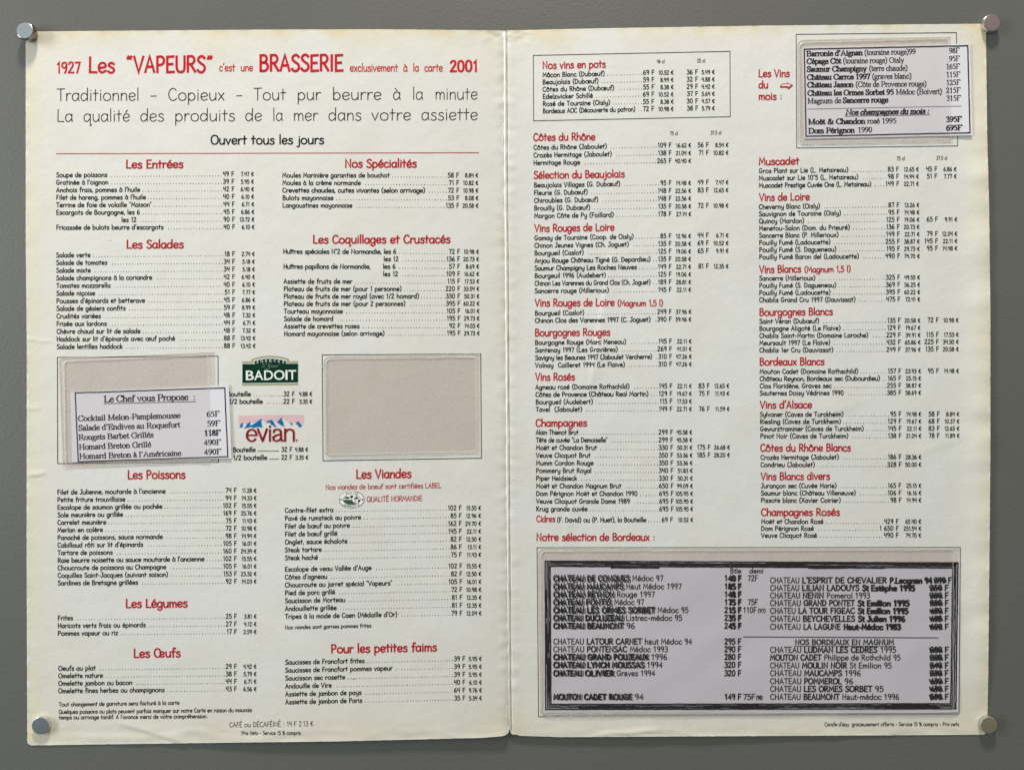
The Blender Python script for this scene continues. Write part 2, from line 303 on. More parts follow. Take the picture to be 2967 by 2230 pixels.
SER = {
'a': (58, "c 10,50 20,66 38,63 42,46 42,12 50,1 58,7|c 42,40 18,31 7,16 14,1 30,4 42,16"),
'b': (66, "v 14,0,100,t|c 14,50 34,66 54,56 60,30 48,4 28,-1 14,8"), 'c': (58, "c 50,50 38,66 18,58 7,32 16,5 34,-1 52,14"),
'd': (68, "v 53,0,100,tr|c 53,52 36,66 14,54 7,30 18,3 36,0 53,14"), 'e': (58, "l 12,38 50,38|c 50,38 44,61 28,66 12,50 7,28 18,3 34,-1 52,14"),
'f': (44, "v 19,0,78,B|c 19,76 24,97 38,100 48,90|l 5,64 40,64"),
'g': (62, "c 30,66 14,58 12,40 28,28 44,38 46,56 30,66|l 42,60 58,61|c 20,30 10,18 24,8 48,4 56,-12 40,-30 16,-29 6,-16 18,-3"),
'h': (68, "v 13,0,100,tB|c 13,48 30,65 46,60 53,42|v 53,0,44,B"), 'i': (36, "v 17,0,66,tB|d 17,90"), 'j': (36, "v 20,-16,66,t|c 20,-14 14,-30 2,-28|d 20,90"),
'k': (68, "v 13,0,100,tB|l 54,64 16,28|l 26,38 58,0|l 48,0 68,0"), 'l': (36, "v 17,0,100,tB"),
'm': (102, "v 13,0,66,tB|c 13,48 28,65 42,60 49,42|v 49,0,44,B|c 49,48 64,65 79,60 86,42|v 86,0,44,B"), 'n': (68, "v 13,0,66,tB|c 13,48 30,65 46,60 53,42|v 53,0,44,B"),
'o': (66, "c 32,66 13,56 7,32 14,8 32,-1 51,8 58,32 52,56 32,66"), 'p': (66, "v 14,-30,66,tB|c 14,52 34,66 54,56 60,30 48,4 28,-1 14,8"),
'q': (66, "v 53,-30,66,B|c 53,52 36,66 14,54 7,30 18,3 36,0 53,14"), 'r': (48, "v 15,0,66,tB|c 15,44 26,62 38,66 46,58"),
's': (52, "c 44,50 34,66 16,62 12,48 28,36 44,24 44,8 28,-1 10,6 8,18"), 't': (40, "c 17,86 17,14 24,1 39,7|l 4,64 37,64"),
'u': (68, "c 13,66 13,18 22,1 40,5 53,18|v 53,0,66,tr|l 3,65 13,65"), 'v': (66, "l 9,64 33,0 57,64|l 0,65 22,65|l 46,65 66,65"),
'w': (94, "l 8,64 28,0 48,60 68,0 86,64|l 0,65 20,65|l 76,65 94,65"), 'x': (66, "l 10,64 56,0|l 54,64 10,0|l 2,65 24,65|l 44,65 64,65|l 2,0 22,0|l 44,0 66,0"),
'y': (66, "l 9,64 33,2|c 57,64 34,2 24,-26 6,-28|l 0,65 22,65|l 46,65 66,65"), 'z': (58, "l 8,54 8,64 50,64 8,1 52,1 52,12"),
'A': (100, "l 12,0 50,100 86,0|l 26,34 74,34|l 2,0 26,0|l 72,0 100,0"), 'B': (92, "v 20,0,100,L|c 20,99 60,99 72,76 56,54 20,52|c 20,52 66,52 82,26 64,1 20,1"),
'C': (92, "c 84,74 68,98 38,98 10,62 12,28 40,0 66,2 86,22|l 84,74 84,98"), 'D': (100, "v 20,0,100,L|c 20,99 62,98 90,66 88,30 62,2 20,1"),
'E': (86, "v 20,0,100,L|l 20,99 76,99 78,82|l 20,52 58,52|l 58,62 58,42|l 20,1 78,1 82,22"), 'F': (80, "v 20,0,100,LB|l 20,99 74,99 76,84|l 20,52 52,52"),
'G': (100, "c 84,74 68,98 38,98 10,62 12,28 40,0 66,0 84,10|v 84,8,44,T|l 84,76 84,96"), 'H': (100, "v 20,0,100,TB|v 80,0,100,TB|l 20,52 80,52"),
'I': (46, "v 23,0,100,TB"), 'J': (58, "v 36,20,100,T|c 36,24 28,2 12,2 6,14"), 'K': (100, "v 20,0,100,TB|l 80,98 22,48|l 38,62 84,0|l 70,0 98,0|l 66,100 92,100"),
'L': (84, "v 20,0,100,TL|l 20,1 76,1 80,24"), 'M': (122, "v 20,0,100,B|l 20,100 60,6 100,100|v 100,0,100,TB|l 4,100 20,100"), 'N': (100, "l 18,0 18,98 82,4 82,100|l 4,0 32,0|l 4,100 20,100|l 68,100 96,100"),
'O': (100, "c 50,100 18,86 8,50 18,14 50,0 82,14 92,50 82,86 50,100"), 'P': (80, "v 20,0,100,LB|c 20,99 62,99 74,72 58,48 20,46"),
'R': (94, "v 20,0,100,LB|c 20,99 62,99 74,74 56,50 20,50|l 46,50 82,0|l 70,0 96,0"), 'S': (72, "c 60,78 50,98 24,98 12,78 26,58 52,42 62,22 46,0 20,2 10,22|l 10,4 10,26|l 61,74 61,98"),
'T': (86, "v 43,0,100,B|l 6,80 8,99 78,99 80,80"), 'V': (96, "l 12,98 50,0 86,98|l 2,100 28,100|l 72,100 98,100"),
'0': (66, "c 32,100 14,84 9,50 14,16 32,0 50,16 56,50 50,84 32,100"), '1': (66, "l 16,84 34,98|v 35,0,98,B"), '2': (66, "c 9,74 18,98 40,98 50,76 40,48 8,4|l 8,3 54,3 60,20"),
'3': (66, "c 10,84 26,100 48,90 46,66 26,54|c 26,54 56,44 52,12 28,-1 8,8"), '4': (66, "l 42,0 42,98 6,30 60,30"), '5': (66, "l 56,98 22,98 14,62|c 14,62 44,60 56,30 36,4 8,4"),
'6': (66, "c 56,98 24,84 8,46 16,6 36,0 56,18 52,48 32,58 12,44"), '7': (66, "l 8,82 12,97 56,97 28,0"), '8': (66, "c 32,54 14,66 14,86 32,100 50,86 48,68 32,54 10,36 10,12 32,0 54,12 54,36 32,54"),
'9': (66, "c 54,54 34,42 12,54 10,84 30,100 52,86 56,52 40,14 10,0"), '&': (110, "c 92,56 72,8 40,0 12,16 20,44 48,62 58,84 42,100 28,84 42,50 74,6 104,4|l 80,58 104,58"),
"’": (30, "c 12,100 18,92 10,78"), "'": (30, "l 14,100 14,80"), '(': (44, "c 38,106 16,78 12,40 20,2 38,-26"), ')': (44, "c 6,106 28,78 32,40 24,2 6,-26"),
'-': (44, "l 6,32 38,32"), ':': (36, "d 16,8|d 16,58"), '.': (32, "d 14,6"), ',': (30, "l 14,8 8,-14"), ' ': (33, ""),
}
SANS = dict(HAND)
SANS.update({'a': (60, SER['a'][1].replace('50,1 58,7', '46,2 54,2')), 't': (36, "c 18,86 18,14 24,1 34,3|l 4,64 33,64"), 'c': (56, HAND['c'][1]), 'l': (24, "l 12,100 12,0"), 'i': (24, "l 12,66 12,0|d 12,92"),
  'f': (34, "c 32,99 20,96 17,80 17,40 17,0|l 4,64 31,64"), '1': (58, "l 14,78 32,98|l 33,100 33,0"), '4': (62, "l 44,0 44,98 6,32 58,32"), '7': (60, "l 6,96 54,96 26,0"), 'I': (30, "l 15,100 15,0"),
  'Q': (86, HAND['Q'][1]), 'G': (84, "c 72,74 58,97 34,98 12,80 8,48 20,12 44,1 74,14|l 74,14 74,44 46,44"), ' ': (34, ""), 'u': (62, HAND['u'][1]), 'r': (40, "l 9,62 9,0|c 9,34 16,54 26,62 38,60")})
ACC = {'\u0301': "l 26,74 42,94", '\u0300': "l 18,94 34,74", '\u0302': "l 14,76 30,92 46,76", '\u0308': "d 18,86|d 42,86", '\u0327': "c 34,0 42,-12 32,-22 22,-20", '\u030c': ""}
_cache = {}
def parse(fontname, ch, n):
    key = (fontname, ch, n)
    if key in _cache: return _cache[key]
    font = HAND if fontname == 'hand' else SANS if fontname == 'sans' else SER
    strokes = []; base = ch; acc = []
    if ch not in font:
        d = unicodedata.normalize('NFD', ch); base = d[0]; acc = list(d[1:])
    if base not in font: base = ' ' if base not in HAND else base; font = HAND
    w, spec = font[base]
    parts = [p for p in spec.split('|') if p]
    if acc and base in 'ij' and acc[0] != '\u0327': parts = [p for p in parts if p[0] != 'd']
    strokes = [(p, 0, 0) for p in parts]
    for a in acc:
        up = 36 if base.isupper() else 0
        strokes.append((ACC[a], (w - 62) / 2 - (1 if base != 'i' else 0), 0 if a == '\u0327' else up))
    out = []
    for spec, dx, dy in strokes:
        for p in spec.split('|'):
            if not p: continue
            kind, body = p[0], p[2:]
            if kind == 'v':
                a = body.split(','); x, y0, y1, fl = float(a[0]), float(a[1]), float(a[2]), a[3]
                out.append(('l', [(x, y0), (x, y1)]))
                if 'B' in fl: out.append(('l', [(x - 13, y0 + 1), (x + 13, y0 + 1)]))
                if 'T' in fl: out.append(('l', [(x - 15, y1 - 1), (x + 15, y1 - 1)]))
                if 'L' in fl: out.append(('l', [(x - 16, y1 - 1), (x, y1 - 1)])); out.append(('l', [(x - 16, y0 + 1), (x, y0 + 1)]))
                if 't' in fl: out.append(('l', [(x - 12, y1 - 7), (x, y1 - 1)]))
                if 'r' in fl: out.append(('l', [(x, y0 + 2), (x + 12, y0 + 3)]))
                continue
            pts = [tuple(float(z) for z in q.split(',')) for q in body.split()]
            pts = [(x + dx, y + dy) for x, y in pts]
            if kind == 'c' and len(pts) > 2:
                closed = pts[0] == pts[-1]
                q = pts[:]
                ext = [q[-2]] + q + [q[1]] if closed else [tuple(2 * a - b_ for a, b_ in zip(q[0], q[1]))] + q + [tuple(2 * a - b_ for a, b_ in zip(q[-1], q[-2]))]
                res = []
                for i in range(1, len(ext) - 2):
                    p0, p1, p2, p3 = ext[i - 1:i + 3]
                    for k in range(n):
                        t = k / n
                        res.append(tuple(0.5 * (2 * b1 + (c1 - a1) * t + (2 * a1 - 5 * b1 + 4 * c1 - d1) * t * t + (-a1 + 3 * b1 - 3 * c1 + d1) * t ** 3)
                                         for a1, b1, c1, d1 in zip(p0, p1, p2, p3)))
                res.append(q[-1]); pts = res
            out.append((kind, pts))
    _cache[key] = (w, out)
    return _cache[key]

class Ink:
    """collects flat printed shapes in wall-grid units; build() lays them on a surface"""
    def __init__(s): s.v = []; s.f = []; s.m = []
    def poly(s, pts, m=0):
        n = len(s.v); s.v += pts; s.f.append(tuple(range(n, n + len(pts)))); s.m.append(m)
    def ribbon(s, pts, wf, tf, m=0):
        """pts in glyph units; wf(dx,dy)->half width in glyph units; tf maps glyph->grid"""
        k = len(pts); n = len(s.v)
        closed = k > 3 and pts[0] == pts[-1]
        for i in range(k):
            a = pts[i - 1] if i else (pts[-2] if closed else pts[0]); b_ = pts[i + 1] if i < k - 1 else (pts[1] if closed else pts[-1])
            p = pts[i]
            d1 = (p[0] - a[0], p[1] - a[1]); d2 = (b_[0] - p[0], b_[1] - p[1])
            l1 = math.hypot(*d1) or 1; l2 = math.hypot(*d2) or 1
            d1 = (d1[0] / l1, d1[1] / l1) if (i or closed) else None; d2 = (d2[0] / l2, d2[1] / l2) if (i < k - 1 or closed) else None
            d1 = d1 or d2; d2 = d2 or d1
            t = (d1[0] + d2[0], d1[1] + d2[1]); lt = math.hypot(*t)
            if lt < 0.25: t = d2; lt = 1
            t = (t[0] / lt, t[1] / lt)
            cosv = max(0.45, t[0] * d2[0] + t[1] * d2[1])
            w = wf(*t) / cosv
            x, y = p
            if not closed:
                e = wf(*t) * 0.7
                if i == 0: x -= t[0] * e; y -= t[1] * e
                if i == k - 1: x += t[0] * e; y += t[1] * e
            s.v.append(tf(x - t[1] * w, y + t[0] * w)); s.v.append(tf(x + t[1] * w, y - t[0] * w))
        for i in range(k - 1):
            a = n + 2 * i; s.f.append((a, a + 1, a + 3, a + 2)); s.m.append(m)
    def text(s, txt, x0, y0, x1=None, y1=None, cap=13, font='hand', wt=0.11, thin=None, m=0, slope=0.0, track=4, italic=0.0, align='l', sx=1.0, n=None, warp=None, jitter=0.0):
        """baseline runs from (x0,y0) to (x1,y1); align 'r' ends at x0"""
        n = n or (2 if cap < 18 else 4)
        unit = cap / 100
        gl = []; tot = 0
        for ch in txt:
            w, st = parse(font, ch, n); gl.append((tot, w, st)); tot += w + track
        tot -= track
        if x1 is not None:
            ln = math.hypot(x1 - x0, y1 - y0); dirx, diry = (x1 - x0) / ln, (y1 - y0) / ln; sxx = ln / tot
        else:
            sxx = unit * sx; dirx, diry = math.cos(math.atan(slope)), math.sin(math.atan(slope))
            if align == 'r': x0 -= tot * sxx * dirx; y0 -= tot * sxx * diry
            if align == 'm': x0 -= tot * sxx * dirx / 2; y0 -= tot * sxx * diry / 2
        hw = wt * 50; tw = (thin if thin is not None else wt) * 50
        wf = (lambda dx, dy: tw + (hw - tw) * abs(dy)) if thin is not None else (lambda dx, dy: hw)
        for off, w, st in gl:
            jy = random.uniform(-1, 1) * jitter
            def tf(x, y, off=off, jy=jy):
                gx = (off + x + italic * y) * sxx; gy = (y + jy) * unit
                if warp: return warp(gx, gy)
                return (x0 + gx * dirx + gy * diry, y0 + gx * diry - gy * dirx)
            asp = sxx / unit
            for kind, pts in st:
                if kind == 'd':
                    r = max(hw * 1.15, 5.0); cx, cy = pts[0]
                    s.poly([tf(cx + r / asp * math.cos(q * math.pi / 3), cy + r * math.sin(q * math.pi / 3)) for q in range(6)], m)
                else: s.ribbon(pts, wf, tf, m)
        return tot * sxx
    def line(s, pts, w, m=0): s.ribbon(pts, lambda dx, dy: w / 2, lambda x, y: (x, y), m)
    def dots(s, x0, y0, x1, y1, step=8.15, r=1.4, m=1):
        k = int((x1 - x0) / step)
        for i in range(k + 1):
            x = x1 - i * step; y = y0 + (y1 - y0) * (x - x0) / max(1, x1 - x0)
            rr = r * random.uniform(0.75, 1.15)
            s.poly([(x + rr * math.cos(q * math.pi / 2.5 + i), y + rr * math.sin(q * math.pi / 2.5 + i)) for q in range(5)], m)
    def build(s, name, mats, parent, surf, off=0.45):
        if not s.f: return None
        # split long pieces so that print follows the paper
        return meshob(name, root_local(ORIGIN[parent.name], [P(u, v, surf(u, v) + off) for u, v in s.v]), s.f, mats, parent, s.m)
ORIGIN = {}

def bfont(txt, x0, y0, x1, y1, cap, bold=0.0, italic=0.0):
    """sans lettering from the built-in outline font, as (verts, faces) in grid units"""
    cu = bpy.data.curves.new("t", 'FONT'); cu.body = txt; cu.resolution_u = 3; cu.offset = bold
    ob = bpy.data.objects.new("t", cu); col.objects.link(ob)
    me = ob.to_mesh()
    vs_ = [(v.co.x, v.co.y) for v in me.vertices]; fs = [tuple(p.vertices) for p in me.polygons]
    ob.to_mesh_clear(); bpy.data.objects.remove(ob); bpy.data.curves.remove(cu)
    xa = min(x for x, y in vs_); xb = max(x for x, y in vs_)
    ln = math.hypot(x1 - x0, y1 - y0); dx, dy = (x1 - x0) / ln, (y1 - y0) / ln
    k = ln / (xb - xa); q = cap / 0.729
    return [(x0 + (x - xa) * k * dx + y * q * dy, y0 + (x - xa) * k * dy - y * q * dx) for x, y in vs_], fs
def ink_bfont(ink, *a, m=0, **kw):
    v, f = bfont(*a, **kw); n = len(ink.v)
    ink.v += v; ink.f += [tuple(i + n for i in p) for p in f]; ink.m += [m] * len(f)
def sans(ink, txt, x0, y0, x1, y1, cap, bold=0.0):
    ink.text(txt, x0 + 1.2, y0, x1 - 1.2, y1, cap=cap, font='sans', wt=0.15 + bold * 3.0, track=7, n=3)

# ------------------------------------------------------------------ wall
meshes = []
def grid_wall():
    w = 3.2; v = []; f = []
    xs = [-w, -0.6, -0.3, 0, 0.3, 0.6, w]; zs = [0.0, 0.9, 1.2, 1.5, 1.8, 2.1, 3.4]
    for z in zs:
        for x in xs: v.append((x, 0, z))
    for x in xs: v.append((x, 0.12, zs[-1]))
    n = len(xs)
    for j in range(len(zs)):
        for i in range(n - 1):
            a = j * n + i; f.append((a, a + 1, a + n + 1, a + n))
    o = meshob("wall", v, f, WALL); o["kind"] = "structure"
grid_wall()

# ------------------------------------------------------------------ the menu card
menu = empty("menu", P(UC, VC, 0))
tag(menu, "cream folded restaurant menu card opened flat on the grey wall under four magnets", "menu")

STEP = 5.0
def page(name, side):
    Lf = (lambda v: lerp_tab(LU, v)) if side < 0 else (lambda v: lerp_tab(CREASE, v) + 1.0)
    Rf = (lambda v: lerp_tab(CREASE, v) - 1.0) if side < 0 else (lambda v: lerp_tab(RU, v))
    Tt, Bt = (LT, LB) if side < 0 else (RT, RB)
    nu, nv = int(1390 / STEP), int(2060 / STEP)
    verts = []; ages = []
    for j in range(nv + 1):
        t = j / nv
        for i in range(nu + 1):
            s = i / nu
            um = 75 + s * 1388 if side < 0 else 1468 + s * 1393
            T, B = lerp_tab(Tt, um), lerp_tab(Bt, um)
            v = T + (B - T) * t
            l, r = Lf(v), Rf(v)
            # worn corners and ragged edges
            e = 0.9 * noise.noise(Vector((v / 13, side * 4.0, 0))) + 0.5 * noise.noise(Vector((v / 5, side * 8.0, 0)))
            def corner(d, rad): return rad - math.sqrt(max(0, rad * rad - (rad - d) ** 2)) if d < rad else 0
            if side < 0:
                l += e + corner(B - v, 11) + corner(v - T, 4); r -= corner(v - T, 3) + corner(B - v, 16) * 0.7
            else:
                r += e - corner(B - v, 5); l += corner(B - v, 14) * 0.55 + corner(v - T, 3)
            u = l + (r - l) * s
            if j in (0, nv): v += 0.7 * noise.noise(Vector((u / 17, side * 3.0 + j, 0)))
            h = H(u, v)
            if side < 0 and v > 2080 and u > 1380: h += 3.0 * sm(v, 2090, 2140) * sm(u, 1380, 1465)
            verts.append(P(u, v, h))
            # ageing: distance to outer edges
            n1 = noise.noise(Vector((u / 140, v / 140, 3))); n2 = noise.noise(Vector((u / 38, v / 38, 8))); n3 = noise.noise(Vector((u / 11, v / 11, 4)))
            dl = u - l if side < 0 else r - u
            dt = v - T; db = B - v; dc = abs(u - lerp_tab(CREASE, v))
            y = 0.52 * math.exp(-dl / 55) + 0.95 * math.exp(-dt / 32) * (0.6 + 0.9 * n1 + 0.5 * n2) + 0.42 * math.exp(-db / 100) + 0.30 * math.exp(-dc / 55) * (0.6 + n1)
            y += 0.06 + 0.10 * n1 + (0.03 if side < 0 else -0.10) * (1 - t)
            y += 0.4 * math.exp(-dl / 16) * max(0, noise.noise(Vector((u / 20, v / 60, 1))))
            if side > 0 and dl < 70 and v < 1000: y += 0.18 * math.exp(-dl / 40)
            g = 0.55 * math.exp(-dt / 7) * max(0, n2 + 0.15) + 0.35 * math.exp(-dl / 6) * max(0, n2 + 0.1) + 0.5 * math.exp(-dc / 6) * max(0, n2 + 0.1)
            g += (0.30 if side < 0 else 0.12) * math.exp(-dc / 13) * (0.7 + n1) + 0.07 * math.exp(-dc / 70)  # darker towards the fold, more so on the left page
            g += 0.05 * sm(t, 0.2, 1.0) + 0.04 * max(0, n1) + (0.05 if side < 0 and u > 700 else 0) * sm(u, 700, 1200)  # slightly darker down the page and across the left page's right half
            if abs(u - 1905) < 18 and abs(v - 958) < 12: y += 0.5 * max(0, 1 - math.hypot((u - 1905) / 16, (v - 958) / 9))
            w = 0.0
            if dc < 30: w += math.exp(-dc / 8) * max(0, noise.noise(Vector((v / 30, side * 2.0, 5))) + 0.15) * 2.8
            if dl < 22: w += math.exp(-dl / 5) * max(0, noise.noise(Vector((v / 24, side * 7.0, 6))) + 0.05) * 2.0
            if db < 10: w += 0.5 * math.exp(-db / 3)
            ages.append((min(1, max(0, y)), min(1, max(0, g)), min(1, max(0, w)), 1))
    n = nu + 1; faces = []
    for j in range(nv):
        for i in range(nu):
            a = j * n + i; faces.append((a, a + n, a + n + 1, a + 1))
    # back side of the card, 0.25 mm behind, with a closed rim
    ring = [i for i in range(n)] + [j * n + nu for j in range(1, nv + 1)] + [nv * n + i for i in range(nu - 1, -1, -1)] + [j * n for j in range(nv - 1, 0, -1)]
    base = len(verts); m_ = len(ring)
    for k in ring: verts.append(verts[k]); ages.append(ages[k])      # own vertices: a crisp edge
    for k in ring:
        x, y, z = verts[k]; verts.append((x, min(y + 0.00014, -0.00002), z)); ages.append((0.4, 0.35, 0.0, 1))
    for k in range(m_):
        faces.append((base + k, base + (k + 1) % m_, base + m_ + (k + 1) % m_, base + m_ + k))
    ob = meshob(name, root_local(menu, verts), faces, PAPER, menu, smooth=False)
    ob.data.polygons.foreach_set("use_smooth", [i < nu * nv for i in range(len(faces))])
    ca = ob.data.color_attributes.new("age", 'FLOAT_COLOR', 'POINT')
    ca.data.foreach_set("color", [c for a in ages for c in a])
    ORIGIN[ob.name] = menu
    return ob
left_page = page("left_page", -1)
right_page = page("right_page", 1)
PM = [INK, INKG, RED, INKGREY, TITLERED]

# the fold: a proud white worn ridge and a tan groove beside it
def strip(name, du, w, hh, material, v0=90, v1=2112):
    verts = []; faces = []; prof = [(-0.5, -1.6), (-0.3, 0.7), (0, 1.0), (0.3, 0.7), (0.5, -1.6)]
    k = int((v1 - v0) / 6)
    for j in range(k + 1):
        v = v0 + (v1 - v0) * j / k; c = lerp_tab(CREASE, v) + du + 0.5 * noise.noise(Vector((v / 20, du, 0)))
        ww = w * (1 + 0.5 * noise.noise(Vector((v / 33, du + 3, 1))))
        for (a, b_) in prof: verts.append(P(c + a * ww, v, H(c + 5, v) - 1.0 + b_ * hh))
    for j in range(k):
        for i in range(4): a = j * 5 + i; faces.append((a, a + 5, a + 6, a + 1))
    o = meshob(name, root_local(menu, verts), faces, material, menu, smooth=True)
    return o
strip("fold_ridge", -0.8, 7.0, 2.8, EDGE)
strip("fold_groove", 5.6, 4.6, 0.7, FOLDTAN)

# ------------------------------------------------------------------ printed blocks
def surf_page(u, v): return H(u, v)
CAP = 12.9
def heading(pg, txt, x0, y0, x1, y1, cap=20.5, wt=0.18, mi=2, name="heading"):
    k = Ink(); k.text(txt, x0, y0, x1, y1, cap=cap, wt=wt, m=mi, jitter=1.5)
    return k.build(name, PM, pg, surf_page)

def block(pg, rows, Lx0, Ly0, Lx1, Ly1, Fx0, Fy0, Fx1, Fy1, Ex0, Ex1, F2=None, sep=None):
    """rows: 'name|franc|euro|franc2|euro2|x end|indent'; first/last baselines at the left edge and at the prices"""
    n = len(rows)
    for i, r in enumerate(rows):
        if r is None: continue
        q = (r + "||||||").split('|')
        t = i / (n - 1) if n > 1 else 0
        if sep: t = sep[i]
        x, y = Lx0 + (Lx1 - Lx0) * t, Ly0 + (Ly1 - Ly0) * t
        fx, fy = Fx0 + (Fx1 - Fx0) * t, Fy0 + (Fy1 - Fy0) * t
        ex = Ex0 + (Ex1 - Ex0) * t
        slope = (fy - y) / (fx - x)
        xs = float(q[6]) if q[6] else x
        y = y + slope * (xs - x)
        k = Ink()
        nm = q[0]
        if q[5]:
            xe = float(q[5]); ye = y + slope * (xe - xs)
            k.text(nm, xs, y, xe, ye, cap=CAP, wt=0.185, jitter=1.2)
        else:
            w = k.text(nm, xs, y, cap=CAP, wt=0.185, slope=slope, sx=1.045, track=7, jitter=1.2)
            xe = xs + w
        k.build("dish_name", PM, pg, surf_page)
        d = Ink(); p = Ink()
        wF = p.text(q[1] + " F", fx, fy, cap=12.8, wt=0.18, slope=slope * 0.6, align='r', track=9, sx=1.02)
        if xe + 7 < fx - wF - 5:
            d.dots(xe + 7, y + slope * (xe + 7 - xs) - 1, fx - wF - 5, fy - 0.5 + (0.0), m=1)
            d.build("dot_leader", PM, pg, surf_page)
        p.text(q[2] + " €", ex, fy - 0.2, cap=11.2, wt=0.19, slope=slope * 0.6, align='r', track=7, sx=0.97)
        p.build("price", PM, pg, surf_page)
        if q[3]:
            p = Ink(); a, b0, c, b1, e0, e1 = F2
            fx2 = a + (c - a) * t; fy2 = b0 + (b1 - b0) * t
            p.text(q[3] + " F", fx2, fy2, cap=12.8, wt=0.18, slope=slope * 0.6, align='r', track=9, sx=1.02)
            p.text(q[4] + " €", e0 + (e1 - e0) * t, fy2 - 0.2, cap=11.2, wt=0.19, slope=slope * 0.6, align='r', track=7, sx=0.97)
            p.build("price", PM, pg, surf_page)
Lp, Rp = left_page, right_page

# title
for nm, tx, a, ya, b_, yb, cp, wt_ in (("title_year", "1927", 163.4, 211.9, 233.3, 211.5, 30.5, 0.17), ("title_word", "Les", 256.7, 210.4, 333, 210, 44, 0.155), ("title_word", "“VAPEURS”", 364.5, 209.6, 618.9, 208.8, 45.5, 0.165),
        ("title_word", "BRASSERIE", 751, 206.2, 995, 205.2, 45.5, 0.17), ("title_year", "2001", 1303.6, 207.5, 1384.5, 207, 30.5, 0.20), ("subtitle", "c’est  une", 635, 206.4, 733, 206.2, 21.5, 0.145),
        ("subtitle", "exclusivement  à  la  carte", 1013.6, 207.4, 1283, 207.2, 22, 0.145)):
    heading(Lp, tx, a, ya, b_, yb, cap=cp, wt=wt_, mi=4, name=nm)
T = Ink()
for w, a, b_ in (("Traditionnel", 164.5, 404), ("-", 434, 456), ("Copieux", 486.6, 651.7), ("-", 682, 704), ("Tout", 735, 829), ("pur", 861, 930.6), ("beurre", 963, 1106), ("à", 1138, 1162), ("la", 1195, 1226.6), ("minute", 1260.5, 1384.5)):
    T.text(w, a, 292.3 - (a - 164) * .0034, b_, 292.3 - (b_ - 164) * .0034, cap=34.5, wt=0.072, m=3)
T.build("slogan", PM, Lp, surf_page)
T = Ink()
for w, a, b_ in (("La", 164.5, 212), ("qualité", 241.4, 377), ("des", 406, 476), ("produits", 506, 681.6), ("de", 710, 759.7), ("la", 789.8, 820.4), ("mer", 850, 922), ("dans", 951, 1048), ("votre", 1076, 1191.7), ("assiette", 1220.5, 1385.3)):
    T.text(w, a, 352.7 - (a - 164) * .0042, b_, 352.7 - (b_ - 164) * .0042, cap=34.5, wt=0.072, m=3)
T.build("slogan", PM, Lp, surf_page)
heading(Lp, "Ouvert tous les jours", 610.4, 418.3, 939, 417.3, cap=25.5, wt=0.15, mi=0, name="opening_notice")
T = Ink(); T.line([(163.4 + i * 61.2, 445.6 - i * 0.155) for i in range(21)], 2.1, 2); T.build("red_rule", PM, Lp, surf_page)

heading(Lp, "Les Entrées", 365, 487.4, 531, 486.4, cap=23)
block(Lp, ["Soupe de poissons|49|7.47", "Gratinée à l'oignon|39|5.95", "Anchois frais, pommes à l'huile|42|6.40", "Filet de hareng, pommes à l'huile|40|6.10",
  'Terrine de foie de volaille "Maison"|44|6.71', "Escargots de Bourgogne, les 6|45|6.86", "les 12|90|13.72||||352", "Fricassée de bulots beurre d'escargots|40|6.10"],
  163, 513.4, 163, 665.3, 678, 510.2, 680.5, 663.5, 735, 737)
heading(Lp, "Les Salades", 366.6, 719.3, 532, 718.5, cap=23)
block(Lp, ["Salade verte|18|2.74", "Salade de tomates|34|5.18", "Salade mixte|34|5.18", "Salade champignons à la coriandre|42|6.40", "Tomates mozzarella|40|6.10", "Salade niçoise|51|7.77",
  "Pousses d'épinards et betterave|45|6.86", "Salade de gésiers confits|59|8.99", "Crudités variées|48|7.32", "Frisée aux lardons|44|6.71", "Chèvre chaud sur lit de salade|48|7.32",
  "Haddock sur lit d'épinards avec œuf poché|88|13.42", "Salade lentilles haddock|88|13.42"], 162.6, 745.4, 164.4, 1010.4, 680.2, 741.5, 681, 1007.5, 737.7, 740)
heading(Lp, "Nos Spécialités", 999.6, 485.3, 1207.5, 484.7, cap=23)
block(Lp, ["Moules Marinière garanties de bouchot|58|8.84", "Moules à la crème normande|71|10.82", "Crevettes chaudes, cuites vivantes (selon arrivage)|72|10.98|||1232",
  "Bulots mayonnaise|53|8.08", "Langoustines mayonnaise|135|20.58"], 818, 514.1, 818.7, 601.1, 1329.6, 514, 1330.3, 601.8, 1385.3, 1386)
heading(Lp, "Les Coquillages et Crustacés", 906.7, 705, 1305, 704, cap=23)
block(Lp, ["Huîtres spéciales N°2 de Normandie, les 6|72|10.98|||1148", "les 12|136|20.73||||1111.7", "Huîtres papillons de Normandie,      les 6|57|8.69|||1146", "les 12|109|16.62||||1110",
  "Assiette de fruits de mer|115|17.53", "Plateau de fruits de mer (pour 1 personne)|220|33.54", "Plateau de fruits de mer royal (avec 1/2 homard)|330|50.31", "Plateau de fruits de mer (pour 2 personnes)|395|60.22",
  "Tourteau mayonnaise|105|16.01", "Salade de homard|195|29.73", "Assiette de crevettes roses|92|14.03", "Homard mayonnaise (selon arrivage)|195|29.73"],
  820.8, 734.8, 823.3, 972.9, 1332.4, 735.2, 1333.8, 971, 1387.4, 1389.5)
def frame(pg, c, w=2.1, name="printed_frame"):
    k = Ink(); c = c + [c[0]]
    for a, b_ in zip(c, c[1:]):
        m_ = max(2, int(math.hypot(b_[0] - a[0], b_[1] - a[1]) / 25))
        k.line([(a[0] + (b_[0] - a[0]) * i / m_, a[1] + (b_[1] - a[1]) * i / m_) for i in range(m_ + 1)], w)
    return k.build(name, PM, pg, surf_page)
frame(Lp, [(166.2, 1035.1), (631.6, 1031.5), (632.7, 1338.2), (166.9, 1342.5)])
